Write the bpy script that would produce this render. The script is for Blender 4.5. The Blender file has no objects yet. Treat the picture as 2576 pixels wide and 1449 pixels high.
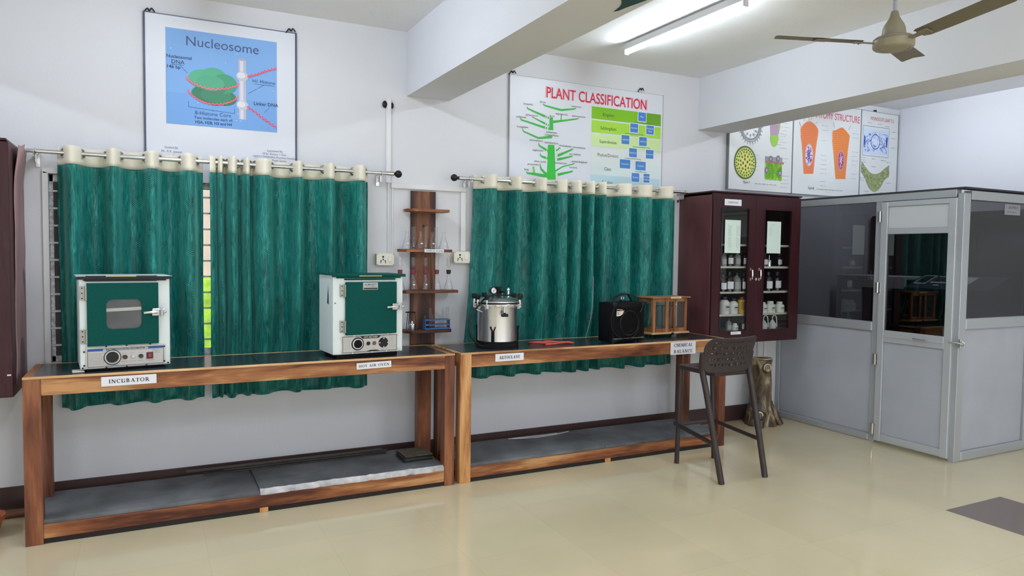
import bpy, bmesh, math, random
from mathutils import Vector, Matrix, noise
SC = bpy.context.scene
COL = SC.collection
PI = math.pi
# ------------------------------------------------------------------ camera, world, lights, exposure
cd = bpy.data.cameras.new('camera'); cam = bpy.data.objects.new('camera', cd); COL.objects.link(cam)
cd.sensor_fit = 'HORIZONTAL'; cd.sensor_width = 36.0; cd.lens = 1795.7 / 2576 * 36
cd.clip_start = 0.05; cd.clip_end = 200
_F = Vector((0.45301915, 0.89022081, -0.04775526)); _R = Vector((0.89143856, -0.45297005, 0.01246724)); _U = Vector((0.0105331, 0.04821878, 0.99878126))
mw = Matrix.Identity(4)
for i in range(3):
    mw[i][0] = _R[i]; mw[i][1] = _U[i]; mw[i][2] = -_F[i]
mw[0][3], mw[1][3], mw[2][3] = 0.0, -5.1152, 1.5807
cam.matrix_world = mw
SC.camera = cam
vs = SC.view_settings
vs.view_transform = 'Standard'; vs.look = 'None'; vs.gamma = 1.0; vs.use_curve_mapping = False
vs.exposure = 0.64
SC.render.film_transparent = False
SC.cycles.max_bounces = 8; SC.cycles.diffuse_bounces = 5; SC.cycles.glossy_bounces = 4; SC.cycles.transparent_max_bounces = 24
SC.cycles.use_denoising = True
SC.cycles.caustics_reflective = False; SC.cycles.caustics_refractive = False
SC.cycles.sample_clamp_indirect = 6.0
wd = bpy.data.worlds.new('sky'); SC.world = wd; wd.use_nodes = True
_n = wd.node_tree.nodes; _bg = _n['Background']
_sky = _n.new('ShaderNodeTexSky'); _sky.sky_type = 'HOSEK_WILKIE'; _sky.turbidity = 3.0; _sky.sun_direction = Vector((0.3, -0.5, 0.8)).normalized()
wd.node_tree.links.new(_sky.outputs[0], _bg.inputs[0]); _bg.inputs[1].default_value = 1.6

def area_lamp(name, loc, size, size_y, watts, rot=(0, 0, 0), color=(1, 1, 1)):
    l = bpy.data.lights.new(name, 'AREA'); l.shape = 'RECTANGLE'; l.size = size; l.size_y = size_y; l.energy = watts; l.color = color
    o = bpy.data.objects.new(name, l); COL.objects.link(o); o.location = loc; o.rotation_euler = rot
    return o
TUBE_W = 27.0
TUBE_COL = (0.86, 0.93, 1.04)
# ceiling tube lamps of the bays outside the frame (long side runs front to back, like the one in view); each lamp shines all round like a tube
def tube_lamp(x, y, watts):
    for k in range(3):
        a = 2 * PI * k / 3
        area_lamp('ceiling_tube_lamp', (x - math.sin(a) * .012, y, 3.13 - math.cos(a) * .012), 0.03, 1.22, watts / 3, rot=(0, a, 0), color=TUBE_COL)
for x, y, f in [(0.35, -1.25, 0.85), (6.1, -1.15, 0.85), (-2.7, -1.6, 1.1), (-2.7, -5.0, 1.1), (6.1, -4.9, 0.45), (0.35, -4.9, 1.5), (3.26, -4.9, 1.4), (0.35, -7.9, 1.0), (3.26, -7.9, 1.0), (6.1, -7.9, 0.4)]:
    tube_lamp(x, y, TUBE_W * f)
# unseen area lamps added near the rear wall as frontal fill; no window is built
for x in (-1.2, 2.2, 5.2):
    area_lamp('rear_fill_lamp', (x, -9.45, 1.55), 1.5, 1.3, 24.0, rot=(PI / 2, 0, 0), color=(0.97, 0.98, 1.0))
sl = bpy.data.lights.new('sun', 'SUN'); sl.energy = 3.0; sl.angle = 0.02; so = bpy.data.objects.new('sun', sl); COL.objects.link(so)
so.rotation_euler = (math.radians(35), 0, math.radians(20))

# ------------------------------------------------------------------ helpers: tagging
def tag(o, label=None, cat=None, group=None, kind=None):
    if label: o['label'] = label
    if cat: o['category'] = cat
    if group: o['group'] = group
    if kind: o['kind'] = kind
    return o
def thing(name, label, cat, loc=(0, 0, 0), rz=0.0, group=None, kind=None):
    o = bpy.data.objects.new(name, None); COL.objects.link(o); o.empty_display_size = 0.05
    o.location = loc; o.rotation_euler = (0, 0, rz)
    return tag(o, label, cat, group, kind)
def dup(root, loc=None, label=None, rz=None):
    c = root.copy(); COL.objects.link(c)
    if loc is not None: c.location = loc
    if rz is not None: c.rotation_euler = (0, 0, rz)
    if label: c['label'] = label
    for ch in list(root.children):
        d = ch.copy(); COL.objects.link(d); d.parent = c
        for g in list(ch.children):
            e = g.copy(); COL.objects.link(e); e.parent = d
    return c

# ------------------------------------------------------------------ helpers: mesh building
class MB:
    def __init__(s): s.bm = bmesh.new()
    def merge(s, b, mi=0, M=None):
        vm = {}
        for v in b.verts: vm[v] = s.bm.verts.new(M @ v.co if M else v.co)
        for f in b.faces:
            try:
                nf = s.bm.faces.new([vm[v] for v in f.verts]); nf.material_index = mi if mi is not None else f.material_index
            except ValueError: pass
        b.free(); return s
    def box(s, a, b, mi=0, bev=0.0, M=None, seg=1):
        t = bmesh.new(); bmesh.ops.create_cube(t, size=1.0)
        for v in t.verts:
            v.co = Vector([(a[i] + b[i]) / 2 + v.co[i] * (b[i] - a[i]) for i in range(3)])
        if bev > 0: bmesh.ops.bevel(t, geom=t.edges[:], offset=bev, segments=seg, affect='EDGES', profile=0.5)
        return s.merge(t, mi, M)
    def lathe(s, prof, seg=28, mi=0, M=None, ang=2 * PI):
        t = bmesh.new(); rings = []
        full = abs(ang - 2 * PI) < 1e-6; n = seg if full else seg + 1
        for r, z in prof:
            if r < 1e-6: rings.append([t.verts.new((0, 0, z))])
            else: rings.append([t.verts.new((r * math.cos(ang * k / seg), r * math.sin(ang * k / seg), z)) for k in range(n)])
        for A, B in zip(rings, rings[1:]):
            for k in range(seg):
                k2 = (k + 1) % n
                if len(A) == 1 and len(B) == 1: continue
                if len(A) == 1: q = [A[0], B[k2], B[k]]
                elif len(B) == 1: q = [A[k], A[k2], B[0]]
                else: q = [A[k], A[k2], B[k2], B[k]]
                try: t.faces.new(q)
                except ValueError: pass
        return s.merge(t, mi, M)
    def cyl(s, p0, p1, r0, r1=None, seg=20, mi=0):
        p0, p1 = Vector(p0), Vector(p1); d = p1 - p0; L = d.length
        if r1 is None: r1 = r0
        M = Matrix.Translation(p0) @ d.to_track_quat('Z', 'Y').to_matrix().to_4x4()
        return s.lathe([(0, 0), (r0, 0), (r1, L), (0, L)], seg, mi, M)
    def tube(s, pts, r, seg=10, mi=0, closed=False, caps=True):
        pts = [Vector(p) for p in pts]; n = len(pts); t = bmesh.new()
        R = r if isinstance(r, (list, tuple)) else [r] * n
        tan = []
        for i in range(n):
            a = pts[(i - 1) % n] if (closed or i > 0) else pts[0]; b = pts[(i + 1) % n] if (closed or i < n - 1) else pts[-1]
            tan.append((b - a).normalized())
        nrm = tan[0].orthogonal().normalized(); rings = []
        for i in range(n):
            nrm = (nrm - tan[i] * nrm.dot(tan[i])).normalized(); bn = tan[i].cross(nrm)
            rings.append([t.verts.new(pts[i] + (nrm * math.cos(2 * PI * k / seg) + bn * math.sin(2 * PI * k / seg)) * R[i]) for k in range(seg)])
        for i in range(n if closed else n - 1):
            A, B = rings[i], rings[(i + 1) % n]
            for k in range(seg):
                t.faces.new([A[k], A[(k + 1) % seg], B[(k + 1) % seg], B[k]])
        if caps and not closed:
            t.faces.new(rings[0][::-1]); t.faces.new(rings[-1])
        return s.merge(t, mi)
    def prism(s, pts, y0, y1, mi=0, M=None, bev=0.0):
        """outline in the x-z plane, given depth along y"""
        t = bmesh.new(); a = [t.verts.new((p[0], y0, p[1])) for p in pts]; b = [t.verts.new((p[0], y1, p[1])) for p in pts]
        n = len(pts); t.faces.new(a); t.faces.new(b[::-1])
        for k in range(n): t.faces.new([a[k], b[k], b[(k + 1) % n], a[(k + 1) % n]])
        bmesh.ops.recalc_face_normals(t, faces=t.faces[:])
        if bev > 0: bmesh.ops.bevel(t, geom=[e for e in t.edges], offset=bev, segments=1, affect='EDGES')
        return s.merge(t, mi, M)
    def sphere(s, c, r, mi=0, seg=20, sc=(1, 1, 1)):
        t = bmesh.new(); bmesh.ops.create_uvsphere(t, u_segments=seg, v_segments=seg // 2, radius=r)
        return s.merge(t, mi, Matrix.Translation(c) @ Matrix.Diagonal((sc[0], sc[1], sc[2], 1)))
    def torus(s, c, R, r, axis=(1, 0, 0), mi=0, seg=24, sub=8, sc=(1, 1)):
        ax = Vector(axis).normalized(); u = ax.orthogonal().normalized(); w = ax.cross(u)
        if abs(ax.z) < 0.9: w = Vector((0, 0, 1)); u = w.cross(ax).normalized()
        pts = [Vector(c) + u * R * sc[0] * math.cos(2 * PI * k / seg) + w * R * sc[1] * math.sin(2 * PI * k / seg) for k in range(seg)]
        return s.tube(pts, r, sub, mi, closed=True)
    def obj(s, name, mats, parent=None, loc=(0, 0, 0), rz=0.0, smooth=35):
        me = bpy.data.meshes.new(name); bmesh.ops.recalc_face_normals(s.bm, faces=s.bm.faces[:])
        s.bm.to_mesh(me); s.bm.free()
        for m in (mats if isinstance(mats, (list, tuple)) else [mats]): me.materials.append(m)
        if smooth:
            me.polygons.foreach_set('use_smooth', [True] * len(me.polygons)); me.set_sharp_from_angle(angle=math.radians(smooth))
        o = bpy.data.objects.new(name, me); COL.objects.link(o); o.location = loc; o.rotation_euler = (0, 0, rz)
        if parent: o.parent = parent
        return o
def struct(name, mb, mats, smooth=35):
    return tag(mb.obj(name, mats, smooth=smooth), kind='structure')
def boxobj(name, a, b, m, parent=None, bev=0.002, **k):
    return MB().box(a, b, 0, bev).obj(name, m, parent, **k)
def rrect(x0, z0, x1, z1, r, n=6):
    P = []
    for cx, cz, a0 in ((x1 - r, z1 - r, 0), (x0 + r, z1 - r, 90), (x0 + r, z0 + r, 180), (x1 - r, z0 + r, 270)):
        for k in range(n + 1):
            a = math.radians(a0 + 90 * k / n); P.append((cx + r * math.cos(a), cz + r * math.sin(a)))
    return P
def smooth_path(pts, n=8, closed=False):
    pts = [Vector(p) for p in pts]; N = len(pts); out = []
    for i in range(N if closed else N - 1):
        g = lambda k: pts[k % N] if closed else pts[min(max(k, 0), N - 1)]
        p0, p1, p2, p3 = g(i - 1), g(i), g(i + 1), g(i + 2)
        for k in range(n):
            t = k / n
            out.append(0.5 * ((2 * p1) + (p2 - p0) * t + (2 * p0 - 5 * p1 + 4 * p2 - p3) * t * t + (3 * p1 - p0 - 3 * p2 + p3) * t ** 3))
    if not closed: out.append(pts[-1])
    return out

# ------------------------------------------------------------------ materials
def srgb(r, g, b):
    f = lambda c: (c / 255 / 12.92) if c / 255 <= 0.04045 else ((c / 255 + 0.055) / 1.055) ** 2.4
    return (f(r), f(g), f(b))
MATS = {}
def mat(name, col, rough=0.5, metal=0.0, spec=0.5, nscale=0, namt=0.0, bscale=0, bstr=0.0, stretch=(1, 1, 1), coat=0.0, emit=None, sheen=0.0, bdist=0.01):
    if name in MATS: return MATS[name]
    m = bpy.data.materials.new(name); m.use_nodes = True; nt = m.node_tree; b = nt.nodes['Principled BSDF']
    b.inputs['Base Color'].default_value = (*col, 1); b.inputs['Roughness'].default_value = rough; b.inputs['Metallic'].default_value = metal
    b.inputs['Specular IOR Level'].default_value = spec; b.inputs['Coat Weight'].default_value = coat; b.inputs['Sheen Weight'].default_value = sheen
    if emit: b.inputs['Emission Color'].default_value = (*emit[0], 1); b.inputs['Emission Strength'].default_value = emit[1]
    if nscale or bscale:
        tc = nt.nodes.new('ShaderNodeTexCoord'); mp = nt.nodes.new('ShaderNodeMapping'); mp.inputs['Scale'].default_value = stretch
        nt.links.new(tc.outputs['Object'], mp.inputs[0])
    if nscale:
        n = nt.nodes.new('ShaderNodeTexNoise'); n.inputs['Scale'].default_value = nscale; n.inputs['Detail'].default_value = 5
        nt.links.new(mp.outputs[0], n.inputs['Vector'])
        r = nt.nodes.new('ShaderNodeMapRange'); r.inputs['From Min'].default_value = 0.3; r.inputs['From Max'].default_value = 0.7
        r.inputs['To Min'].default_value = 1 - namt; r.inputs['To Max'].default_value = 1 + namt
        nt.links.new(n.outputs[0], r.inputs['Value'])
        mx = nt.nodes.new('ShaderNodeVectorMath'); mx.operation = 'SCALE'; mx.inputs[0].default_value = col
        nt.links.new(r.outputs[0], mx.inputs['Scale']); nt.links.new(mx.outputs[0], b.inputs['Base Color'])
    if bscale:
        n2 = nt.nodes.new('ShaderNodeTexNoise'); n2.inputs['Scale'].default_value = bscale; n2.inputs['Detail'].default_value = 4
        nt.links.new(mp.outputs[0], n2.inputs['Vector'])
        bp = nt.nodes.new('ShaderNodeBump'); bp.inputs['Strength'].default_value = bstr; bp.inputs['Distance'].default_value = bdist
        nt.links.new(n2.outputs[0], bp.inputs['Height']); nt.links.new(bp.outputs[0], b.inputs['Normal'])
    MATS[name] = m; return m
def flat(c, rough=0.6, spec=0.3):
    return mat('ink_%d_%d_%d' % c, srgb(*c), rough, spec=spec)
def wood(name, cols, axis='x', scale=1.0, rough=0.45, seed=0.0):
    if name in MATS: return MATS[name]
    m = bpy.data.materials.new(name); m.use_nodes = True; nt = m.node_tree; b = nt.nodes['Principled BSDF']; L = nt.links.new
    tc = nt.nodes.new('ShaderNodeTexCoord'); mp = nt.nodes.new('ShaderNodeMapping'); oi = nt.nodes.new('ShaderNodeObjectInfo')
    st = {'x': (0.35, 3.2, 3.2), 'z': (3.2, 3.2, 0.35), 'y': (3.2, 0.35, 3.2)}[axis]
    mp.inputs['Scale'].default_value = [v * scale for v in st]
    ad = nt.nodes.new('ShaderNodeVectorMath'); ad.operation = 'ADD'
    rs = nt.nodes.new('ShaderNodeVectorMath'); rs.operation = 'SCALE'; rs.inputs[0].default_value = (7.3 + seed, 3.1, 5.7)
    L(oi.outputs['Random'], rs.inputs['Scale']); L(tc.outputs['Object'], mp.inputs[0]); L(mp.outputs[0], ad.inputs[0]); L(rs.outputs[0], ad.inputs[1])
    n1 = nt.nodes.new('ShaderNodeTexNoise'); n1.inputs['Scale'].default_value = 2.2; n1.inputs['Detail'].default_value = 3; n1.inputs['Distortion'].default_value = 1.2
    n2 = nt.nodes.new('ShaderNodeTexNoise'); n2.inputs['Scale'].default_value = 22; n2.inputs['Detail'].default_value = 4; n2.inputs['Distortion'].default_value = 0.4
    L(ad.outputs[0], n1.inputs['Vector']); L(ad.outputs[0], n2.inputs['Vector'])
    mm = nt.nodes.new('ShaderNodeMath'); mm.operation = 'MULTIPLY_ADD'; mm.inputs[1].default_value = 0.30
    L(n2.outputs[0], mm.inputs[0]); L(n1.outputs[0], mm.inputs[2])
    cr = nt.nodes.new('ShaderNodeValToRGB'); e = cr.color_ramp.elements
    ps = [0.50, 0.62, 0.72, 0.82]
    e[0].position = ps[0]; e[0].color = (*cols[0], 1); e[1].position = ps[1]; e[1].color = (*cols[1], 1)
    for k in (2, 3):
        q = e.new(ps[k]); q.color = (*cols[min(k, len(cols) - 1)], 1)
    L(mm.outputs[0], cr.inputs[0]); L(cr.outputs[0], b.inputs['Base Color']); b.inputs['Roughness'].default_value = rough
    b.inputs['Specular IOR Level'].default_value = 0.35
    bp = nt.nodes.new('ShaderNodeBump'); bp.inputs['Strength'].default_value = 0.15; bp.inputs['Distance'].default_value = 0.004
    L(n2.outputs[0], bp.inputs['Height']); L(bp.outputs[0], b.inputs['Normal'])
    MATS[name] = m; return m
def glass(name, tint, edge, gloss=1.0, rough=0.0, ior=1.45):
    """thin clear pane or vessel: transparent body, fresnel reflection, slightly denser towards the rim"""
    if name in MATS: return MATS[name]
    m = bpy.data.materials.new(name); m.use_nodes = True; nt = m.node_tree; nt.nodes.remove(nt.nodes['Principled BSDF']); L = nt.links.new
    out = nt.nodes['Material Output']; tr = nt.nodes.new('ShaderNodeBsdfTransparent'); gl = nt.nodes.new('ShaderNodeBsdfGlossy'); mx = nt.nodes.new('ShaderNodeMixShader')
    lw = nt.nodes.new('ShaderNodeLayerWeight'); lw.inputs['Blend'].default_value = 0.5
    pw = nt.nodes.new('ShaderNodeMath'); pw.operation = 'POWER'; pw.inputs[1].default_value = 5.0; L(lw.outputs['Facing'], pw.inputs[0])
    f0 = ((ior - 1) / (ior + 1)) ** 2; fr = nt.nodes.new('ShaderNodeMath'); fr.operation = 'MULTIPLY_ADD'; fr.inputs[1].default_value = 1 - f0; fr.inputs[2].default_value = f0; L(pw.outputs[0], fr.inputs[0])
    p2 = nt.nodes.new('ShaderNodeMath'); p2.operation = 'POWER'; p2.inputs[1].default_value = 3.0; L(lw.outputs['Facing'], p2.inputs[0])
    cm = nt.nodes.new('ShaderNodeMix'); cm.data_type = 'RGBA'; cm.inputs[6].default_value = (*tint, 1); cm.inputs[7].default_value = (*edge, 1)
    L(p2.outputs[0], cm.inputs[0]); L(cm.outputs[2], tr.inputs['Color'])
    gl.inputs['Roughness'].default_value = rough; gl.inputs['Color'].default_value = (gloss, gloss, gloss, 1)
    L(fr.outputs[0], mx.inputs[0]); L(tr.outputs[0], mx.inputs[1]); L(gl.outputs[0], mx.inputs[2]); L(mx.outputs[0], out.inputs['Surface'])
    MATS[name] = m; return m

M_WALL = mat('wall_paint', (0.70, 0.715, 0.76), 0.85, spec=0.2, bscale=60, bstr=0.08, nscale=1.2, namt=0.015)
M_CEIL = mat('ceiling_paint', (0.85, 0.855, 0.86), 0.9, spec=0.2, bscale=45, bstr=0.15, nscale=2.5, namt=0.02)
M_SKIRT = mat('skirting', srgb(70, 52, 50), 0.35, nscale=8, namt=0.15)
M_GRAN = mat('black_granite', srgb(52, 56, 60), 0.22, spec=0.5, nscale=14, namt=0.35, bscale=60, bstr=0.02)
M_SLAB = mat('dusty_stone', srgb(98, 101, 105), 0.6, spec=0.3, nscale=4, namt=0.45, bscale=30, bstr=0.1)
M_CHIP = mat('chipped_stone', srgb(196, 196, 198), 0.8, nscale=18, namt=0.25, bscale=25, bstr=0.6)
WC = [srgb(78, 38, 24), srgb(128, 76, 46), srgb(156, 104, 64), srgb(190, 142, 96)]
WR = [srgb(72, 38, 27), srgb(104, 60, 41), srgb(124, 74, 50), srgb(150, 98, 66)]
M_WX = wood('teak_rail', WC, 'x'); M_WZ = wood('teak_post', WR, 'z'); M_WY = wood('teak_side', WC, 'y')
M_WL = wood('pale_post', [srgb(150, 98, 58), srgb(196, 142, 90), srgb(210, 160, 106), srgb(224, 180, 128)], 'z')
M_WTRIM = wood('pale_lip', [srgb(160, 112, 70), srgb(205, 160, 110), srgb(214, 172, 122), srgb(226, 190, 142)], 'x')
M_WDARK = wood('dark_board', [srgb(36, 20, 16), srgb(62, 34, 25), srgb(84, 48, 33), srgb(124, 80, 54)], 'z')
M_WSH = wood('shelf_wood', [srgb(66, 34, 25), srgb(104, 60, 41), srgb(140, 88, 56), srgb(190, 140, 92)], 'x')
M_MAR = mat('maroon_polish', srgb(52, 20, 26), 0.36, spec=0.32, nscale=9, namt=0.25, bscale=38, bstr=0.35, stretch=(1, 1, 0.25), bdist=0.006)
M_VEN = mat('worn_veneer', srgb(152, 122, 124), 0.6, spec=0.3, nscale=7, namt=0.28, bscale=26, bstr=0.3, stretch=(1, 1, 0.22))
M_CREAM = mat('cream_band', srgb(232, 226, 208), 0.55, sheen=0.2, nscale=14, namt=0.05, stretch=(1, 1, 0.1))
M_STEEL = mat('steel', (0.66, 0.66, 0.66), 0.22, metal=1.0)
M_CHROME = mat('chrome', (0.82, 0.82, 0.82), 0.08, metal=1.0)
M_ALU = mat('brushed_aluminium', (0.72, 0.72, 0.74), 0.30, metal=1.0, bscale=40, bstr=0.12, stretch=(14, 14, 0.15), bdist=0.002)
M_BLACK = mat('black_plastic', (0.009, 0.009, 0.010), 0.38, spec=0.28)
M_SATIN = mat('black_satin', (0.006, 0.006, 0.008), 0.6, spec=0.10, bscale=200, bstr=0.2)
M_WHITE = mat('white_enamel', srgb(226, 236, 238), 0.35, nscale=3, namt=0.02)
M_GREEN = mat('green_enamel', srgb(0, 72, 66), 0.6, spec=0.12, nscale=120, namt=0.10, bscale=180, bstr=0.12)
M_PAPER = mat('white_paper', srgb(236, 238, 246), 0.75, spec=0.2)
M_INK = flat((22, 22, 26))
M_PART = mat('grey_laminate', srgb(172, 177, 187), 0.5, spec=0.4, nscale=3, namt=0.05)
M_AFR = mat('aluminium_frame', srgb(176, 181, 186), 0.38, metal=0.35, spec=0.5)
M_TINT = glass('tinted_pane', (0.40, 0.40, 0.41), (0.3, 0.3, 0.3), 0.85, 0.015, 1.8)
M_PANE = glass('clear_pane', (0.95, 0.96, 0.96), (0.85, 0.86, 0.86), 0.8, 0.01, 1.45)
M_GLASSW = glass('lab_glass', (0.985, 0.985, 0.985), (0.80, 0.81, 0.82), 1.0, 0.02, 1.42)
M_STOOL = mat('brown_plastic', srgb(44, 33, 34), 0.42, bscale=220, bstr=0.12)
M_IVORY = mat('ivory_plastic', srgb(232, 228, 214), 0.35)
M_TRUNK = mat('white_pvc', srgb(226, 227, 230), 0.4)
M_FAN = mat('fan_beige', srgb(150, 143, 122), 0.4, nscale=5, namt=0.12)
M_TUBE = mat('lit_tube', (1, 1, 1), 0.5, emit=((0.86, 0.94, 1.04), 46.0))

# ------------------------------------------------------------------ flat printed artwork (stays flat: text, drawings on paper)
class GR:
    """printed artwork on a sheet in the x-z plane facing -y; every mark is a thin polygon just above the sheet"""
    def __init__(s, y=0.0): s.bm = bmesh.new(); s.mats = []; s.y = y; s.lay = 1
    def mi(s, c):
        m = flat(c) if isinstance(c, tuple) else c
        if m not in s.mats: s.mats.append(m)
        return s.mats.index(m)
    def Y(s): s.n = getattr(s, 'n', 0) + 1; return s.y - s.lay * 0.0006 - s.n * 1.2e-6
    def poly(s, pts, c):
        yy = s.Y()
        f = s.bm.faces.new([s.bm.verts.new((p[0], yy, p[1])) for p in pts]); f.material_index = s.mi(c); return s
    def spoly(s, pts, c, n=5):
        return s.poly([(p.x, p.y) for p in smooth_path([(p[0], p[1], 0) for p in pts], n, closed=True)], c)
    def rect(s, a, b, c):
        return s.poly([(a[0], a[1]), (b[0], a[1]), (b[0], b[1]), (a[0], b[1])], c)
    def frame(s, a, b, w, c):
        (x0, z0), (x1, z1) = a, b
        s.rect((x0, z0), (x1, z0 + w), c); s.rect((x0, z1 - w), (x1, z1), c); s.rect((x0, z0), (x0 + w, z1), c); return s.rect((x1 - w, z0), (x1, z1), c)
    def line(s, p, q, w, c, w2=None):
        p, q = Vector(p), Vector(q); d = (q - p)
        if d.length < 1e-6: return s
        n = Vector((-d.y, d.x)).normalized(); w2 = w if w2 is None else w2
        return s.poly([p + n * w / 2, p - n * w / 2, q - n * w2 / 2, q + n * w2 / 2], c)
    def pline(s, pts, w, c):
        for a, b in zip(pts, pts[1:]): s.line(a, b, w, c)
        return s
    def disc(s, c, r, col, rz=None, n=24, a0=0, a1=2 * PI):
        rz = r if rz is None else rz
        return s.poly([(c[0] + r * math.cos(a0 + (a1 - a0) * k / n), c[1] + rz * math.sin(a0 + (a1 - a0) * k / n)) for k in range(n)], col)
    def ring(s, c, r, w, col, rz=None, n=28, a0=0, a1=2 * PI):
        rz = r if rz is None else rz
        P = [(c[0] + r * math.cos(a0 + (a1 - a0) * k / n), c[1] + rz * math.sin(a0 + (a1 - a0) * k / n)) for k in range(n + 1)]
        return s.pline(P, w, col)
    def text(s, t, pos, h, c, align='CENTER', bold=0.0, sx=1.0, shear=0.0, rot=0.0, mirror=False, italic=0.0):
        cu = bpy.data.curves.new('t', 'FONT'); cu.body = t; cu.size = h / 0.70; cu.align_x = align; cu.resolution_u = 2 if h < .03 else 6; cu.offset = bold * h; cu.shear = italic
        o = bpy.data.objects.new('t', cu); me = bpy.data.meshes.new_from_object(o)
        k = s.mi(c); vm = []
        ca, sa = math.cos(rot), math.sin(rot); yy = s.Y()
        for v in me.vertices:
            x, z = v.co.x * sx * (-1 if mirror else 1), v.co.y; x, z = x * ca - z * sa, x * sa + z * ca
            vm.append(s.bm.verts.new((pos[0] + x, yy, pos[1] + z)))
        for p in me.polygons:
            try: s.bm.faces.new([vm[i] for i in p.vertices]).material_index = k
            except ValueError: pass
        bpy.data.objects.remove(o); bpy.data.curves.remove(cu); bpy.data.meshes.remove(me); return s
    def scrib(s, p, w, n, c, h=0.006, gap=0.012, seed=0):
        """lines of writing too small to read: broken strokes"""
        rr = random.Random(seed)
        for k in range(n):
            x = p[0]
            end = p[0] + w * rr.uniform(0.7, 1.0)
            while x < end:
                L = min(rr.uniform(0.3, 1.0) * h * 4, end - x + 1e-4); s.rect((x, p[1] - k * gap), (x + L, p[1] - k * gap + h * 0.36), c); x += L + h * 0.7
        return s
    def serif(s, t, x0, x1, z, h, c, wt=0.2):
        """bold roman capitals fitted between x0 and x1, base line z"""
        W = {'I': .45, 'N': 1.0, 'C': .9, 'U': .95, 'B': .85, 'A': 1.0, 'T': .85, 'O': 1.0, 'R': .95, 'H': 1.0, 'V': 1.0, 'E': .8, 'L': .78, 'M': 1.2, 'F': .75, 'K': .95, 'S': .7, ' ': .45}
        tot = sum(W[ch] for ch in t) + 0.06 * (len(t) - 1); u = (x1 - x0) / tot; cx = x0
        T = wt * h; th = T * 0.4; sf = T * 0.32
        for ch in t:
            w = W[ch] * u; P = lambda a, b: (cx + a * w, z + b * h)
            def st(a, wd=T): s.rect((cx + a * w - wd / 2, z), (cx + a * w + wd / 2, z + h), c)
            def sr(a, b, wd): s.rect((cx + a * w - wd / 2, z + b * h), (cx + a * w + wd / 2, z + b * h + sf), c)
            def arc(ox, oz, rx, rz, a0, a1, thick=True):
                N = 16; Q = []
                for k in range(N + 1):
                    a = math.radians(a0 + (a1 - a0) * k / N); q = T * (0.35 + 0.65 * abs(math.cos(a))) if thick else th
                    Q.append((a, q))
                for (a, q), (b, q2) in zip(Q, Q[1:]):
                    o = lambda ang, k, qq: (cx + (ox * w) + (rx * w + (0 if k else -qq)) * math.cos(ang), z + oz * h + (rz * h + (0 if k else -qq)) * math.sin(ang))
                    s.poly([o(a, 1, q), o(b, 1, q2), o(b, 0, q2), o(a, 0, q)], c)
            b0, b1 = 0, 1 - sf / h; SW = T * 2.0
            if ch == 'I': st(.5); sr(.5, b0, SW); sr(.5, b1, SW)
            elif ch == 'H': st(.24); st(.76); s.rect(P(.24, .48), (cx + .76 * w, z + .48 * h + th), c); [sr(a, b, SW) for a in (.24, .76) for b in (b0, b1)]
            elif ch == 'N': st(.2, th * 1.3); st(.8, th * 1.3); s.line(P(.2, .97), P(.8, .03), T, c); sr(.2, b0, SW); sr(.14, b1, SW * .9); sr(.8, b1, SW)
            elif ch == 'M': st(.16, th * 1.3); st(.84); s.line(P(.18, .97), P(.5, .05), T, c); s.line(P(.5, .05), P(.82, .97), th, c); sr(.16, b0, SW); sr(.84, b0, SW); sr(.12, b1, SW); sr(.86, b1, SW)
            elif ch == 'A': s.line(P(.5, 1), P(.2, 0), th * 1.2, c); s.line(P(.48, 1), P(.8, 0), T, c); s.line(P(.3, .33), P(.7, .33), th, c); sr(.2, b0, SW * .8); sr(.8, b0, SW)
            elif ch == 'V': s.line(P(.2, 1), P(.52, 0), T, c); s.line(P(.8, 1), P(.52, 0), th * 1.2, c); sr(.2, b1, SW); sr(.8, b1, SW * .8)
            elif ch == 'T': st(.5); s.rect(P(.06, b1 - .02), (cx + .94 * w, z + h), c); sr(.5, b0, SW); [s.rect((cx + a * w - th / 2, z + .78 * h), (cx + a * w + th / 2, z + h), c) for a in (.08, .92)]
            elif ch in 'EFL':
                st(.28); sr(.28, b1, SW)
                if ch == 'F': sr(.28, b0, SW)
                else: s.rect(P(.12, 0), (cx + .9 * w, z + th), c); s.rect((cx + .9 * w - th, z), (cx + .9 * w, z + .25 * h), c)
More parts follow.
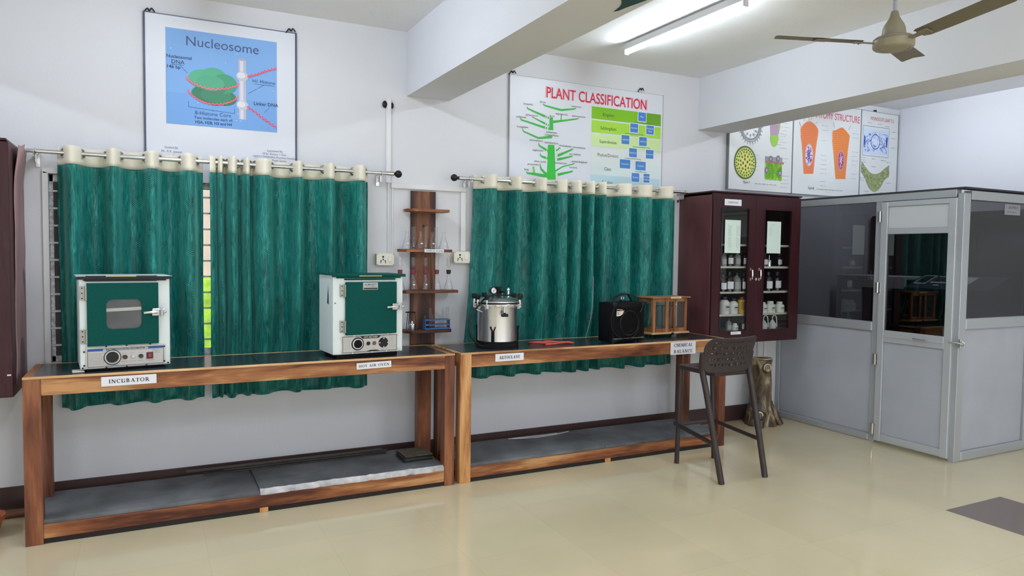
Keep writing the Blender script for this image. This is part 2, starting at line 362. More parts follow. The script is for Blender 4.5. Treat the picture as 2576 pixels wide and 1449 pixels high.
                if ch in 'EF': s.rect(P(.12, b1 - .02), (cx + .86 * w, z + h), c); s.rect((cx + .86 * w - th, z + .76 * h), (cx + .86 * w, z + h), c); s.rect(P(.28, .48), (cx + .68 * w, z + .48 * h + th), c)
            elif ch == 'B': st(.26); sr(.24, b0, SW); sr(.24, b1, SW); arc(.42, .745, .36, .255, -90, 90); arc(.42, .265, .44, .265, -90, 90); [s.rect(P(.26, q), (cx + .44 * w, z + q * h + th), c) for q in (0, .49, .96)]
            elif ch == 'R': st(.26); sr(.26, b0, SW); sr(.24, b1, SW); arc(.42, .735, .38, .265, -90, 90); [s.rect(P(.26, q), (cx + .44 * w, z + q * h + th), c) for q in (.47, .95)]; s.line(P(.48, .48), P(.86, 0), T, c); sr(.9, b0, SW * .7)
            elif ch == 'K': st(.24); sr(.24, b0, SW); sr(.24, b1, SW); s.line(P(.3, .42), P(.78, 1), th * 1.2, c); s.line(P(.42, .56), P(.84, 0), T, c); sr(.86, b0, SW); sr(.78, b1, SW * .8)
            elif ch == 'O': arc(.5, .5, .47, .52, 0, 360)
            elif ch == 'C': arc(.54, .5, .48, .52, 45, 315); s.rect((cx + .88 * w - th, z + .68 * h), (cx + .88 * w, z + h), c)
            elif ch == 'U': st(.22, T); st(.8, th * 1.3); s.rect(P(.22 , .3), P(.22, .3), c) if False else None; sr(.22, b1, SW); sr(.8, b1, SW * .8); arc(.5, .3, .36, .32, 180, 360)
            elif ch == 'S': arc(.5, .74, .34, .27, 30, 270); arc(.5, .27, .38, .28, -150, 90)
            cx += w + 0.06 * u
        return s
    def obj(s, name, parent=None, loc=(0, 0, 0)):
        me = bpy.data.meshes.new(name); 
        for f in s.bm.faces:
            f.normal_update()
            if f.normal.y > 0: f.normal_flip()
        s.bm.to_mesh(me); s.bm.free()
        for m in s.mats: me.materials.append(m)
        o = bpy.data.objects.new(name, me); COL.objects.link(o); o.location = loc
        if parent: o.parent = parent
        return o

# ================================================================== THE SETTING
XL, XR, YB, H = -4.2, 7.30, -9.6, 3.20
def floor_mat():
    m = bpy.data.materials.new('polished_tiles'); m.use_nodes = True; nt = m.node_tree; b = nt.nodes['Principled BSDF']; L = nt.links.new
    tc = nt.nodes.new('ShaderNodeTexCoord'); mp = nt.nodes.new('ShaderNodeMapping'); L(tc.outputs['Object'], mp.inputs[0])
    mp.inputs['Location'].default_value = (-4.46 + 6.0, 2.41 + 12.0, 0)
    br = nt.nodes.new('ShaderNodeTexBrick'); br.offset = 0.0; br.inputs['Scale'].default_value = 1.0; br.inputs['Mortar Size'].default_value = 0.0016; br.inputs['Mortar Smooth'].default_value = 0.2
    br.inputs['Brick Width'].default_value = 0.6; br.inputs['Row Height'].default_value = 0.6
    c1 = srgb(216, 204, 170); c2 = srgb(212, 199, 166)
    br.inputs['Color1'].default_value = (*c1, 1); br.inputs['Color2'].default_value = (*c2, 1); br.inputs['Mortar'].default_value = (*srgb(204, 192, 160), 1)
    L(mp.outputs[0], br.inputs['Vector'])
    n = nt.nodes.new('ShaderNodeTexNoise'); n.inputs['Scale'].default_value = 1.6; n.inputs['Detail'].default_value = 6; L(tc.outputs['Object'], n.inputs['Vector'])
    r = nt.nodes.new('ShaderNodeMapRange'); r.inputs['From Min'].default_value = .3; r.inputs['From Max'].default_value = .7; r.inputs['To Min'].default_value = .95; r.inputs['To Max'].default_value = 1.05; L(n.outputs[0], r.inputs['Value'])
    sc = nt.nodes.new('ShaderNodeVectorMath'); sc.operation = 'SCALE'; L(br.outputs['Color'], sc.inputs[0]); L(r.outputs[0], sc.inputs['Scale'])
    # one dark tile let into the floor
    sep = nt.nodes.new('ShaderNodeSeparateXYZ'); L(tc.outputs['Object'], sep.inputs[0])
    def cmp(sock, op, v):
        q = nt.nodes.new('ShaderNodeMath'); q.operation = op; q.inputs[1].default_value = v; L(sock, q.inputs[0]); return q.outputs[0]
    def mul(a, c):
        q = nt.nodes.new('ShaderNodeMath'); q.operation = 'MULTIPLY'; L(a, q.inputs[0]); L(c, q.inputs[1]); return q.outputs[0]
    k = mul(mul(cmp(sep.outputs[0], 'GREATER_THAN', 4.462), cmp(sep.outputs[0], 'LESS_THAN', 5.058)), mul(cmp(sep.outputs[1], 'LESS_THAN', -2.412), cmp(sep.outputs[1], 'GREATER_THAN', -3.008)))
    mx = nt.nodes.new('ShaderNodeMix'); mx.data_type = 'RGBA'; L(k, mx.inputs[0]); L(sc.outputs[0], mx.inputs[6]); mx.inputs[7].default_value = (*srgb(112, 98, 92), 1)
    L(mx.outputs[2], b.inputs['Base Color']); b.inputs['Roughness'].default_value = 0.09; b.inputs['Specular IOR Level'].default_value = 0.75
    return m
struct('floor', MB().box((XL, YB, -0.12), (XR, 0, 0)), floor_mat(), smooth=0)
struct('ceiling', MB().box((XL - .2, YB - .2, H), (XR + .2, .2, H + .12)), M_CEIL, smooth=0)
# back wall with the window opening behind the left pair of curtains
WX0, WX1, WZ0, WZ1 = -0.535, 1.37, 0.885, 2.03
bw = MB()
bw.box((XL - .2, 0, -.12), (WX0, .2, H)); bw.box((WX1, 0, -.12), (XR + .2, .2, H)); bw.box((WX0, 0, -.12), (WX1, .2, WZ0)); bw.box((WX0, 0, WZ1), (WX1, .2, H))
struct('wall_back', bw, M_WALL, smooth=0)
struct('wall_left', MB().box((XL - .2, YB, -.12), (XL, 0, H)), M_WALL, smooth=0)
struct('wall_right', MB().box((XR, YB, -.12), (XR + .2, 0, H)), M_WALL, smooth=0)
struct('wall_rear', MB().box((XL - .2, YB - .2, -.12), (XR + .2, YB, H)), M_WALL, smooth=0)
for k, (x0, x1) in enumerate([(-1.42, -1.08), (1.709, 2.046), (4.492, 4.865)]):
    struct('trim_%d' % (k + 1), MB().box((x0, YB, 2.734), (x1, 0, H)), M_WALL, smooth=0)['label'] = ['white concrete ceiling beam over the left cabinet', 'white concrete ceiling beam left of the lit tube', 'white concrete ceiling beam behind the ceiling fan'][k]
struct('baseboard_back', MB().box((XL, -.014, 0), (5.53, 0, .149), 0, .003), M_SKIRT)
# window 1: steel frame with a grille of flat bars, dark shutters at the left
w1 = thing('window_1', 'steel window with white bar grille behind the left green curtains', 'window', (WX0, 0.0, WZ0), kind='structure')
fm = MB(); Wd, Hd = WX1 - WX0, WZ1 - WZ0
for a, b in (((0, .02, 0), (.025, .07, Hd)), ((Wd - .05, .02, 0), (Wd, .07, Hd)), ((0, .02, 0), (Wd, .07, .04)), ((0, .02, Hd - .05), (Wd, .07, Hd))): fm.box(a, b, 0, .004)
for x in (0.62, 1.26): fm.box((x, .02, 0), (x + .05, .07, Hd), 0, .004)
fm.obj('window_frame', mat('old_white_steel', srgb(206, 208, 212), 0.6, nscale=40, namt=0.45), w1)
sm = MB(); sm.prism([(-.03, -.012), (0, 0), (0, Hd), (-.03, Hd + .012)], -.012, 0, 0); sm.prism([(-.03, -.012), (-.03, Hd + .012), (-.024, Hd + .012), (-.024, -.012)], -.016, 0, 0)
sm.box((-.03, -.012, Hd), (Wd + .03, 0, Hd + .03)); sm.obj('architrave', M_TRUNK, w1)
gb = MB(); nb = 11
for k in range(1, nb): z = Hd * k / nb; gb.box((.0, .008, z - .006), (Wd, .02, z + .006), 0, .001)
gb.obj('grille', mat('grille_white', srgb(214, 216, 220), 0.5, nscale=50, namt=0.2), w1)
boxobj('shutter', (.02, .0215, .02), (.60, .034, Hd - .02), mat('black_shutter', (0.006, 0.006, 0.007), 0.5), w1)
boxobj('pane', (.67, .06, .04), (1.26, .064, Hd - .05), M_PANE, w1, bev=0)
# outdoors, seen only through the slit between the curtains
lawn = struct('lawn', MB().box((-30, .6, -.6), (40, 30, -.5)), mat('grass', srgb(150, 190, 60), 0.9, nscale=3, namt=0.3)); lawn['kind'] = 'stuff'
ob = MB(); ob.box((-12, 12, -.5), (22, 12.4, 5.0)); tag(ob.obj('outside_building', mat('pink_wash', srgb(240, 206, 204), 0.9, nscale=2, namt=.1)), 'pink building outside, glimpsed through the slit between curtains', 'building')

hb = MB(); hb.box((-4, 5.0, -.5), (8, 5.8, 1.22), 0, .1, seg=2); tag(hb.obj('hedge', mat('hedge_lime', srgb(176, 214, 74), .9, nscale=6, namt=.35, bscale=12, bstr=.8)), 'lime green hedge outside, glimpsed low in the slit between curtains', 'hedge', kind='stuff')

# ------------------------------------------------------------------ booth of aluminium and grey laminate in the right back corner
PX, PC, PH = 5.56, -1.794, 2.125
bt = thing('partition_booth', 'grey aluminium office booth with dark tinted panes in the far right corner', 'partition', (PX, PC, 0))
def P(x, y, z): return (x - PX, y - PC, z)
def pbox(name, a, b, m, bev=.002, parent=bt): return MB().box(P(*a), P(*b), 0, bev).obj(name, m, parent)
pbox('corner_post', (PX, PC, 0), (PX + .085, PC + .05, PH - .035), M_AFR, .003)
pbox('post', (PX, -1.108, 0), (PX + .05, -1.052, 2.07), M_AFR)
pbox('post', (PX + .005, -.05, 0), (PX + .05, -.004, 2.07), M_AFR)
pbox('post', (6.50, PC, 0), (6.56, PC + .05, PH - .05), M_AFR)
pbox('top_rail', (PX - .004, PC + .06, 2.062), (PX + .06, -.003, 2.122), M_AFR)
pbox('top_rail', (PX + .09, PC - .004, 2.042), (XR - .002, PC + .06, 2.112), M_AFR)
pbox('middle_rail', (PX - .006, -1.052, .955), (PX + .05, -.05, 1.035), M_AFR, .006)
pbox('middle_rail', (PX + .085, PC - .004, 1.035), (6.50, PC + .05, 1.122), M_AFR, .006)
pbox('middle_rail', (6.56, PC - .004, 1.035), (XR - .002, PC + .05, 1.122), M_AFR, .006)
pbox('bottom_rail', (PX - .006, -1.052, 0), (PX + .05, -.05, .062), M_AFR, .008)
pbox('bottom_rail', (PX + .085, PC - .006, 0), (6.50, PC + .05, .075), M_AFR, .008)
pbox('lower_panel', (PX + .02, -1.052, .062), (PX + .03, -.05, .955), M_PART)
pbox('lower_panel', (PX + .085, PC + .02, .075), (6.50, PC + .03, 1.035), M_PART)
pbox('lower_panel', (6.56, PC + .02, .0), (XR - .002, PC + .03, 1.035), M_PART)
pbox('pane', (PX + .022, -1.052, 1.035), (PX + .027, -.05, 2.062), M_TINT, 0)
pbox('pane', (PX + .085, PC + .022, 1.122), (6.50, PC + .027, 2.042), M_TINT, 0)
pbox('pane', (6.56, PC + .022, 1.122), (XR - .002, PC + .027, 2.042), M_TINT, 0)
_rb = mat('roof_board', srgb(44, 46, 52), 0.6)
pbox('top_trim', (PX - .008, PC - .01, PH - .003), (PX + .07, -.003, PH + .012), _rb); pbox('top_trim', (PX + .07, PC - .01, PH - .003), (XR - .002, PC + .065, PH + .012), _rb)
cu = thing('dark_backdrop', 'large black cupboard added behind the counter to darken the booth panes', 'backdrop', (6.86, -1.70, 0))  # added black block; keeps the view through the booth panes dark
_cb = mat('backdrop_black', srgb(24, 24, 27), .5); MB().box((.02, 0, 0), (.42, 1.66, 2.03), 0, .004).obj('carcass', _cb, cu)
for y0 in (.003, .557, 1.111): MB().box((0, y0, .06), (.02, y0 + .546, 2.01), 0, .002).obj('door', _cb, cu)
# door of the booth, closed
d1 = thing('door_1', 'grey aluminium booth door with tinted pane and white upper panel', 'door', (PX, -1.115, 0), kind='structure')
def D(x, y, z): return (x - PX, y + 1.115, z)
def dbox(name, a, b, m, bev=.002, parent=None): return MB().box(D(*a), D(*b), 0, bev).obj(name, m, parent or d1)
fr = MB(); yl, yr = -1.115, -1.750
for a, b in (((PX - .022, yl - .06, .022), (PX + .018, yl, 2.055)), ((PX - .022, yr, .022), (PX + .018, yr + .06, 2.055)),
             ((PX - .02, yr + .06, 2.015), (PX + .016, yl - .06, 2.053)), ((PX - .02, yr + .06, 1.785), (PX + .016, yl - .06, 1.832)),
             ((PX - .022, yr + .06, .875), (PX + .016, yl - .06, .975)), ((PX - .02, yr + .06, .024), (PX + .016, yl - .06, .085))): fr.box(D(*a), D(*b), 0, .003)
fr.box(D(PX - .026, yr + .06, .918), D(PX - .02, yl - .06, .932), 0, .001)
fr.obj('door_frame', mat('door_aluminium', srgb(192, 197, 202), 0.36, metal=.3), d1)
dbox('upper_panel', (PX - .006, yr + .06, 1.832), (PX + .002, yl - .06, 2.015), mat('white_laminate', srgb(206, 210, 216), .45))
dbox('pane', (PX - .004, yr + .06, .975), (PX + .001, yl - .06, 1.785), M_TINT, 0)
dbox('lower_panel', (PX - .006, yr + .06, .085), (PX + .002, yl - .06, .875), M_PART)
for z in (1.935, 1.333, .719, .119):
    h = MB(); h.box(D(PX - .03, yl - .022, z - .045), D(PX - .022, yl + .028, z + .045), 0, .001); h.cyl(D(PX - .032, yl + .003, z - .045), D(PX - .032, yl + .003, z + .045), .006, seg=10)
    h.obj('hinge', M_STEEL, d1)
hd = MB(); hd.tube([D(PX - .022, -1.46, .935), D(PX - .055, -1.462, .935), D(PX - .058, -1.51, .935), D(PX - .055, -1.56, .935), D(PX - .022, -1.562, .935)], .006, 8); hd.obj('handle', M_STEEL, d1)
lt = MB(); lt.tube([D(PX - .03, -1.735, .94), D(PX - .035, -1.80, .938), D(PX - .03, -1.83, .936)], .006, 8); lt.box(D(PX - .03, -1.825, .90), D(PX - .012, -1.81, .97), 0, .002); lt.torus(D(PX - .03, -1.84, .935), .016, .004, (1, 0, 0)); lt.obj('latch', M_STEEL, d1)
# inside the booth: a white counter and a sloping dark blue desk top with things on it
ct = thing('counter', 'white counter with a knee opening, dim behind the booth panes', 'counter', (6.30, -.83, 0))
cm = MB(); cm.box((0, .74 - .29, 0), (.03, .74, 1.41), 0, .003); cm.box((0, 0, 1.295), (.03, .45, 1.41), 0, .003); cm.box((.03, 0, 1.38), (.5, .74, 1.41), 0, .003); cm.box((.03, .71, 0), (.5, .74, 1.38))
cm.obj('carcass', mat('counter_white', srgb(214, 216, 222), 0.5), ct)
def slope(y, t):  # point on the sloping desk top: y across, t up the slope (0..1)
    return Vector((6.28 + .30 * t, y, 1.315 + .115 * t))
ds = thing('sloping_desk', 'dark blue sloping desk top with a keyboard behind the door pane', 'desk', (6.28, -1.40, 0))
q = [slope(-1.60, 0), slope(-.84, 0), slope(-.84, 1), slope(-1.60, 1)]; o0 = Vector((6.28, -1.40, 0)); tb = bmesh.new()
va = [tb.verts.new(p - o0) for p in q]; vb = [tb.verts.new(p - o0 - Vector((0, 0, .02))) for p in q]; tb.faces.new(va); tb.faces.new(vb[::-1])
for k in range(4): tb.faces.new([va[k], vb[k], vb[(k + 1) % 4], va[(k + 1) % 4]])
MB().merge(tb).obj('desk_top', mat('desk_blue', srgb(34, 38, 62), .5), ds)
MB().box((.30, -.19, 0), (.33, .55, 1.40)).obj('back_panel', mat('desk_dark', srgb(52, 48, 48), .6), ds)
MB().box((.02, .10, 0), (.06, .14, 1.30)).obj('leg', M_AFR, ds)
def slab(name, label, cat, y0, y1, t0, t1, m, m2=None, h=.012):
    c = slope((y0 + y1) / 2, (t0 + t1) / 2); o = thing(name, label, cat, c); ey = Vector((0, 1, 0)); et = Vector((.30, 0, .115)).normalized(); n = Vector((-.115, 0, .30)).normalized(); L = .3213
    def pl(nm, a0, a1, b0, b1, hh, mm, par, lo=0.001):
        t = bmesh.new(); P4 = [ey * (y - (y0 + y1) / 2) + et * ((tt - (t0 + t1) / 2) * L) for y, tt in ((a0, b0), (a1, b0), (a1, b1), (a0, b1))]
        A = [t.verts.new(p + n * hh) for p in P4]; B = [t.verts.new(p + n * lo) for p in P4]; t.faces.new(A); t.faces.new(B)
        for k in range(4): t.faces.new([A[k], B[k], B[(k + 1) % 4], A[(k + 1) % 4]])
        return MB().merge(t).obj(nm, mm, par)
    b = pl('body' if m2 else 'sheet', y0, y1, t0, t1, h, m, o)
    if m2 == 'keys':
        for k in range(6):
            w = (y1 - y0) * .94 / 6; pl('key_block', y0 + (y1 - y0) * .03 + w * k + .004, y0 + (y1 - y0) * .03 + w * (k + 1) - .004, t0 + .15 * (t1 - t0), t1 - .15 * (t1 - t0), h + .004, M_BLACK, o, h)
    elif m2: pl('screen', y0 + .01, y1 - .01, t0 + .06, t1 - .06, h + .002, m2, o, h)
    return o
wht = mat('desk_white', srgb(226, 226, 230), .5)
slab('keyboard', 'small white keyboard with black keys on the blue desk', 'keyboard', -1.20, -1.02, .35, .85, wht, 'keys')
slab('tablet', 'dark flat tablet left of the keyboard on the blue desk', 'tablet', -.99, -.88, .25, .90, wht, M_BLACK)
slab('paper_sheet', 'white paper right of the keyboard on the blue desk', 'paper', -1.36, -1.25, .15, .90, wht, h=.003)
mo = MB(); mo.sphere((0, 0, .008), .03, sc=(.6, 1, .45)); tag(mo.obj('computer_mouse', wht, loc=slope(-1.11, .16)), 'white computer mouse in front of the keyboard on the blue desk', 'mouse')
g = GR(); g.rect((0, 0), (.22, .085), (150, 150, 156)); g.lay = 2; g.text('CHEMICAL', (.12, .05), .02, (70, 70, 76), mirror=True); g.scrib((.03, .02), .17, 1, (70, 70, 76), .012, seed=3)
tag(g.obj('paper_notice', loc=(6.13, PC + .021, 1.945)), 'paper notice stuck behind the tinted pane, its writing reversed', 'notice')

# ------------------------------------------------------------------ wall trunking and sockets
def trunk(name, label, boxes):
    m = MB(); x0, z0 = boxes[0][0], boxes[0][1]
    for (a, b, c, d, dp) in boxes: m.box((a - x0, -dp, b - z0), (c - x0, 0, d - z0), 0, .002)
    return tag(m.obj(name, M_TRUNK, loc=(x0, -.0005, z0)), label, 'trunking')
trunk('cable_trunking', 'tall white cable trunking rising above the left socket to the beam', [(1.552, 2.09, 1.588, 2.70, .018), (1.566, 1.572, 1.576, 2.09, .010), (1.596, 1.572, 1.606, 2.09, .010)])
trunk('cable_trunking', 'horizontal white cable trunking above the wooden shelf stand', [(1.592, 2.052, 2.19, 2.09, .018)])
trunk('cable_trunking', 'short white cable trunking dropping to the right socket', [(2.145, 1.595, 2.185, 2.05, .018)])
trunk('cable_trunking', 'white cable trunking in the corner beside the tree stump', [(5.30, .149, 5.345, .815, .018), (5.39, .149, 5.425, .815, .014)])
k = MB(); k.sphere((0, -.012, 0), .026, sc=(.7, .6, 1)); tag(k.obj('cable_clip', M_BLACK, loc=(1.541, 0, 2.655)), 'black clip on the left of the tall trunking', 'clip')
k = MB(); k.sphere((0, -.008, 0), .022, sc=(.5, .5, 1)); tag(k.obj('cable_clip', M_BLACK, loc=(1.597, 0, 2.652)), 'black clip on the right of the tall trunking', 'clip')
def socket(x, z, label):
    t = thing('socket', label, 'socket', (x, 0, z))
    MB().box((-.065, -.038, -.042), (.065, -.001, .042), 0, .003).obj('back_box', mat('socket_box', srgb(214, 196, 150), .5), t)
    MB().box((-.068, -.045, -.045), (.068, -.038, .045), 0, .003).obj('face_plate', M_IVORY, t)
    for a, b, r in ((-.018, .018, .0075), (-.018, -.001, .006), (-.034, -.012, .0055), (-.002, -.012, .0055), (-.036, -.024, .004), (0, -.024, .004)):
        m = MB(); m.cyl((a, -.0462, b), (a, -.044, b), r, seg=12); m.obj('pin_hole', M_BLACK, t)
    for a in (-.06, .06):
        for b in (-.037, .037): m = MB(); m.cyl((a, -.0462, b), (a, -.044, b), .003, seg=8); m.obj('screw', M_BLACK, t)
    MB().box((.022, -.052, -.018), (.042, -.044, .022), 0, .002).obj('switch', mat('switch_white', srgb(240, 238, 230), .3), t)
socket(1.541, 1.529, 'ivory wall socket with switch left of the shelf stand')
socket(2.147, 1.549, 'ivory wall socket with switch right of the shelf stand')

# ------------------------------------------------------------------ lit tube and ceiling fan, mark on the beam
tl = thing('tube_light', 'lit white tube light on the ceiling', 'light', (3.26, -.575, H - .012))
MB().box((-.018, -1.235, -.05), (.018, 0, -.0005), 0, .003).obj('housing', M_TRUNK, tl)
m = MB(); m.cyl((0, -1.22, -.063), (0, -.014, -.063), .017, seg=20); m.obj('tube', M_TUBE, tl)
for y in (-1.235, -.014): MB().box((-.019, y, -.082), (.019, y + .014, -.045), 0, .003).obj('end_cap', M_TRUNK, tl)
m = MB(); m.torus((.03, -.62, -.07), .014, .004, (0, 1, 0)); m.obj('clip', M_TRUNK, tl)

fc = Vector((3.509, -2.616, 2.71))
fan = thing('ceiling_fan', 'beige three-blade ceiling fan hanging at the upper right', 'fan', fc)
m = MB(); m.cyl((0, 0, .13), (0, 0, H - fc.z - .06), .0095, seg=14); m.obj('down_rod', mat('rod_grey', srgb(168, 172, 186), .4, metal=.2), fan)
MB().lathe([(0, 0), (.02, 0), (.06, .05), (.062, .058), (0, .058)], 24, 0, Matrix.Translation((0, 0, H - fc.z - .059))).obj('ceiling_canopy', M_FAN, fan)
MB().lathe([(.0, .17), (.015, .17), (.019, .160), (.024, .140), (.036, .118), (.048, .098), (.055, .078), (.058, .052), (.056, .036), (0, .036)], 36).obj('lower_canopy', M_FAN, fan)
MB().lathe([(0, .040), (.060, .040), (.088, .034), (.098, .026), (.100, .022), (.097, .019), (.100, .016), (.101, -.012), (.099, -.018), (.092, -.024), (.080, -.026), (.076, -.022), (.072, -.026), (.03, -.030), (0, -.030)], 44).obj('motor_housing', M_FAN, fan)
cam_az = math.atan2(-.453, .891)      # heading of the blade that points to the right of the room
for k, deg in enumerate((172, 52, -68)):
    a = cam_az + math.radians(deg)
    Mx = Matrix.Rotation(a, 4, 'Z') @ Matrix.Rotation(math.radians(-5), 4, 'Y') @ Matrix.Rotation(math.radians(-11), 4, 'X')
    t = bmesh.new(); xs = [.15, .17, .30, .45, .585, .60]; ws = [.042, .055, .058, .060, .062, .056]
    for side in (0, 1): pass
    up = [t.verts.new((x, w, .004)) for x, w in zip(xs, ws)]; dn = [t.verts.new((x, -w, -.002)) for x, w in zip(xs, ws)]
    md = [t.verts.new((x, 0, .008)) for x in xs]
    for i in range(len(xs) - 1):
        t.faces.new([up[i], up[i + 1], md[i + 1], md[i]]); t.faces.new([md[i], md[i + 1], dn[i + 1], dn[i]])
    r = bmesh.ops.solidify(t, geom=t.faces[:], thickness=.002)
    bl = MB().merge(t, 0, Mx).obj('blade', M_FAN, fan)
    br = MB(); br.box((.085, -.016, -.006), (.165, .016, 0.001), 0, .002, Mx); br.box((.155, -.032, -.006), (.21, .032, -.001), 0, .004, Mx)
    for x, y in ((.17, .02), (.17, -.02), (.195, 0)): br.sphere(Mx @ Vector((x, y, -.007)), .005, seg=8)
    br.obj('blade_bracket', mat('fan_bracket', srgb(128, 120, 100), .45), bl)
    if k == 0:
        st = MB(); st.box((.335, -.052, -.0045), (.40, .052, -.0025), 0, 0, Mx); st.obj('tape_strip', mat('tape_brown', srgb(150, 118, 108), .6), bl)
# dark green painted swirl on the underside of the left beam
t = bmesh.new(); out = [(1.973, -2.266), (1.964, -2.318), (1.952, -2.353), (1.932, -2.384), (1.897, -2.428), (1.778, -2.644), (1.921, -2.723), (2.021, -2.519), (2.014, -2.464), (2.002, -2.399), (1.990, -2.338), (1.985, -2.285)]
c0 = Vector((out[0][0], out[0][1], 2.733))
A = [t.verts.new((x - c0.x, y - c0.y, -.0005)) for x, y in out]; B = [t.verts.new((x - c0.x, y - c0.y, -.003)) for x, y in out]
t.faces.new(A); t.faces.new(B[::-1])
for k in range(len(out)): t.faces.new([A[k], B[k], B[(k + 1) % len(out)], A[(k + 1) % len(out)]])
tag(MB().merge(t).obj('painted_swirl', mat('swirl_green', srgb(28, 70, 72), .6), loc=(c0.x, c0.y, 2.7335)), 'dark green painted swirl under the ceiling beam at the top edge', 'painting')

# ================================================================== LAB BENCHES
def lab_bench(label, x0, x1, pale_left, side_lip, mid_x, chips):
    yf, yb, Z = -.66, -.15, .90; W = x1 - x0; Dp = yb - yf
    t = thing('lab_bench', label, 'bench', (x0, yf, 0)); s = .082
    def bx(name, a, b, m, bev=.002): return MB().box(a, b, 0, bev).obj(name, m, t)
    bx('leg', (0, 0, 0), (s, s, Z - .004), M_WL if pale_left else M_WZ); bx('leg', (W - s * .85, 0, 0), (W, s, Z - .004), M_WZ)
    bx('leg', (0, Dp - s, 0), (s, Dp, Z - .03), M_WZ); bx('leg', (W - s * 1.3, Dp - s, 0), (W - .01, Dp, Z - .03), M_WZ)
    bx('front_apron', (s, .002, .80), (W - s * .85, .03, Z - .006), M_WX); bx('back_apron', (s, Dp - .03, .80), (W - s, Dp - .002, Z - .03), M_WX)
    bx('side_apron', (.004, s, .80), (.034, Dp - s, Z - .03), M_WY); bx('side_apron', (W - .034, s, .80), (W - .004, Dp - s, Z - .03), M_WY)
    L = side_lip
    bx('lip', (0, -.003, Z - .010), (W, .016, Z + .0015), M_WTRIM, .001); bx('lip', (0, Dp - .014, Z - .03), (W, Dp, Z + .0015), M_WTRIM, .001)
    bx('lip', (0, .016, Z - .012), (L, Dp - .014, Z + .001), M_WTRIM if L < .03 else M_WY, .001); bx('lip', (W - L, .016, Z - .012), (W, Dp - .014, Z + .001), M_WTRIM if L < .03 else M_WY, .001)
    j = mid_x - x0
    bx('granite_top', (L, .016, Z - .03), (j - .0012, Dp - .014, Z), M_GRAN, .001); bx('granite_top', (j + .0012, .016, Z - .03), (W - L, Dp - .014, Z), M_GRAN, .001)
    bx('front_rail', (s, .004, .030), (W - s * .85, .05, .104), M_WX); bx('back_rail', (s, Dp - .05, .03), (W - s, Dp - .005, .104), M_WX)
    bx('side_rail', (.01, s, .03), (.06, Dp - s, .104), M_WY); bx('side_rail', (W - .06, s, .03), (W - .01, Dp - s, .104), M_WY)
    bx('shade_strip', (s, .012, 0), (W - s * .85, .026, .031), mat('shade_black', srgb(24, 16, 14), .7), .001)  # near-black strip under the front rail: shade on the floor put into its colour
    bx('foot_block', (j - .005, .004, 0), (j + .045, .011, .030), M_WL)
    # lower shelf: two stone slabs, the right one of the left bench with a broken front edge
    bx('shelf_slab', (s * .35, .018, .104), (j - .001, Dp + .02, .126), M_SLAB, .001)
    if chips:
        rr = random.Random(4); pts = [(j + .001 + (W - s * .85 - j) * k / 40, .012 + rr.uniform(0, .008) + (.01 if rr.random() < .15 else 0)) for k in range(41)]
        b = bmesh.new(); lo = [b.verts.new((x, y - .006 * rr.random(), .104)) for x, y in pts]; hi = [b.verts.new((x, y + .012 + .006 * rr.random(), .138)) for x, y in pts]; mid = [b.verts.new((x, y - .003 + .01 * rr.random(), .124)) for x, y in pts]
        bk = [b.verts.new((x, Dp + .02, .138)) for x, y in pts]; bl = [b.verts.new((x, Dp + .02, .104)) for x, y in pts]
        F = []
        for i in range(40):
            F.append(b.faces.new([lo[i], lo[i + 1], mid[i + 1], mid[i]])); F.append(b.faces.new([mid[i], mid[i + 1], hi[i + 1], hi[i]]))
        for i in range(40):
            b.faces.new([hi[i], hi[i + 1], bk[i + 1], bk[i]]); b.faces.new([bk[i], bk[i + 1], bl[i + 1], bl[i]]); b.faces.new([bl[i], bl[i + 1], lo[i + 1], lo[i]])
        b.faces.new([lo[0], mid[0], hi[0], bk[0], bl[0]]); b.faces.new([lo[40], bl[40], bk[40], hi[40], mid[40]])
        for f in b.faces: f.material_index = 0
        for f in F: f.material_index = 1
        MB().merge(b, None).obj('shelf_slab', [M_SLAB, M_CHIP], t, smooth=20)
    else: bx('shelf_slab', (j + .001, .018, .104), (W - s * .3, Dp + .02, .126), M_SLAB, .001)
    return t
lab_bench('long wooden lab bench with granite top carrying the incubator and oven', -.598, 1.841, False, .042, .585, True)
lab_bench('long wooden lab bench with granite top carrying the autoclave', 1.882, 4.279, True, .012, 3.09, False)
# paper signs stuck on the aprons
def sign(x0, x1, z0, z1, lines, label, cat='sign', y=-.6615, hgt=.40, tilt=0.0, pad=.13, cell=None):
    c = ((x0 + x1) / 2, (z0 + z1) / 2); t = thing('paper_sign', label, cat, (c[0], y, c[1])); w, h = x1 - x0, z1 - z0
    t.rotation_euler = (0, tilt, 0)
    MB().box((-w / 2, -.0012, -h / 2), (w / 2, 0, h / 2)).obj('sheet', M_PAPER, t)
    g = GR(-.0014); n = len(lines)
    for k, ln in enumerate(lines):
        hh = h * hgt; zc = h * (.5 - (k + .5) / n) if n > 1 else 0
        p = pad if len(ln) > 6 or n == 1 else pad
        g.serif(ln, -w / 2 + w * p, w / 2 - w * p, zc - hh / 2, hh, (18, 18, 24))
    g.obj('lettering', t); return t
sign(-.239, .031, .830, .882, ['INCUBATOR'], 'white paper sign reading INCUBATOR on the bench front', tilt=-.005)
sign(1.167, 1.394, .837, .877, ['HOT AIR OVEN'], 'white paper sign reading HOT AIR OVEN on the bench front', pad=.06, tilt=-.02, hgt=.42)
sign(2.143, 2.366, .829, .882, ['AUTOCLAVE'], 'white paper sign reading AUTOCLAVE on the bench front')
sign(3.683, 3.94, .794, .894, ['CHEMICAL', 'BALANCE'], 'white paper sign reading CHEMICAL BALANCE on the bench front', y=-.6645, hgt=.26)

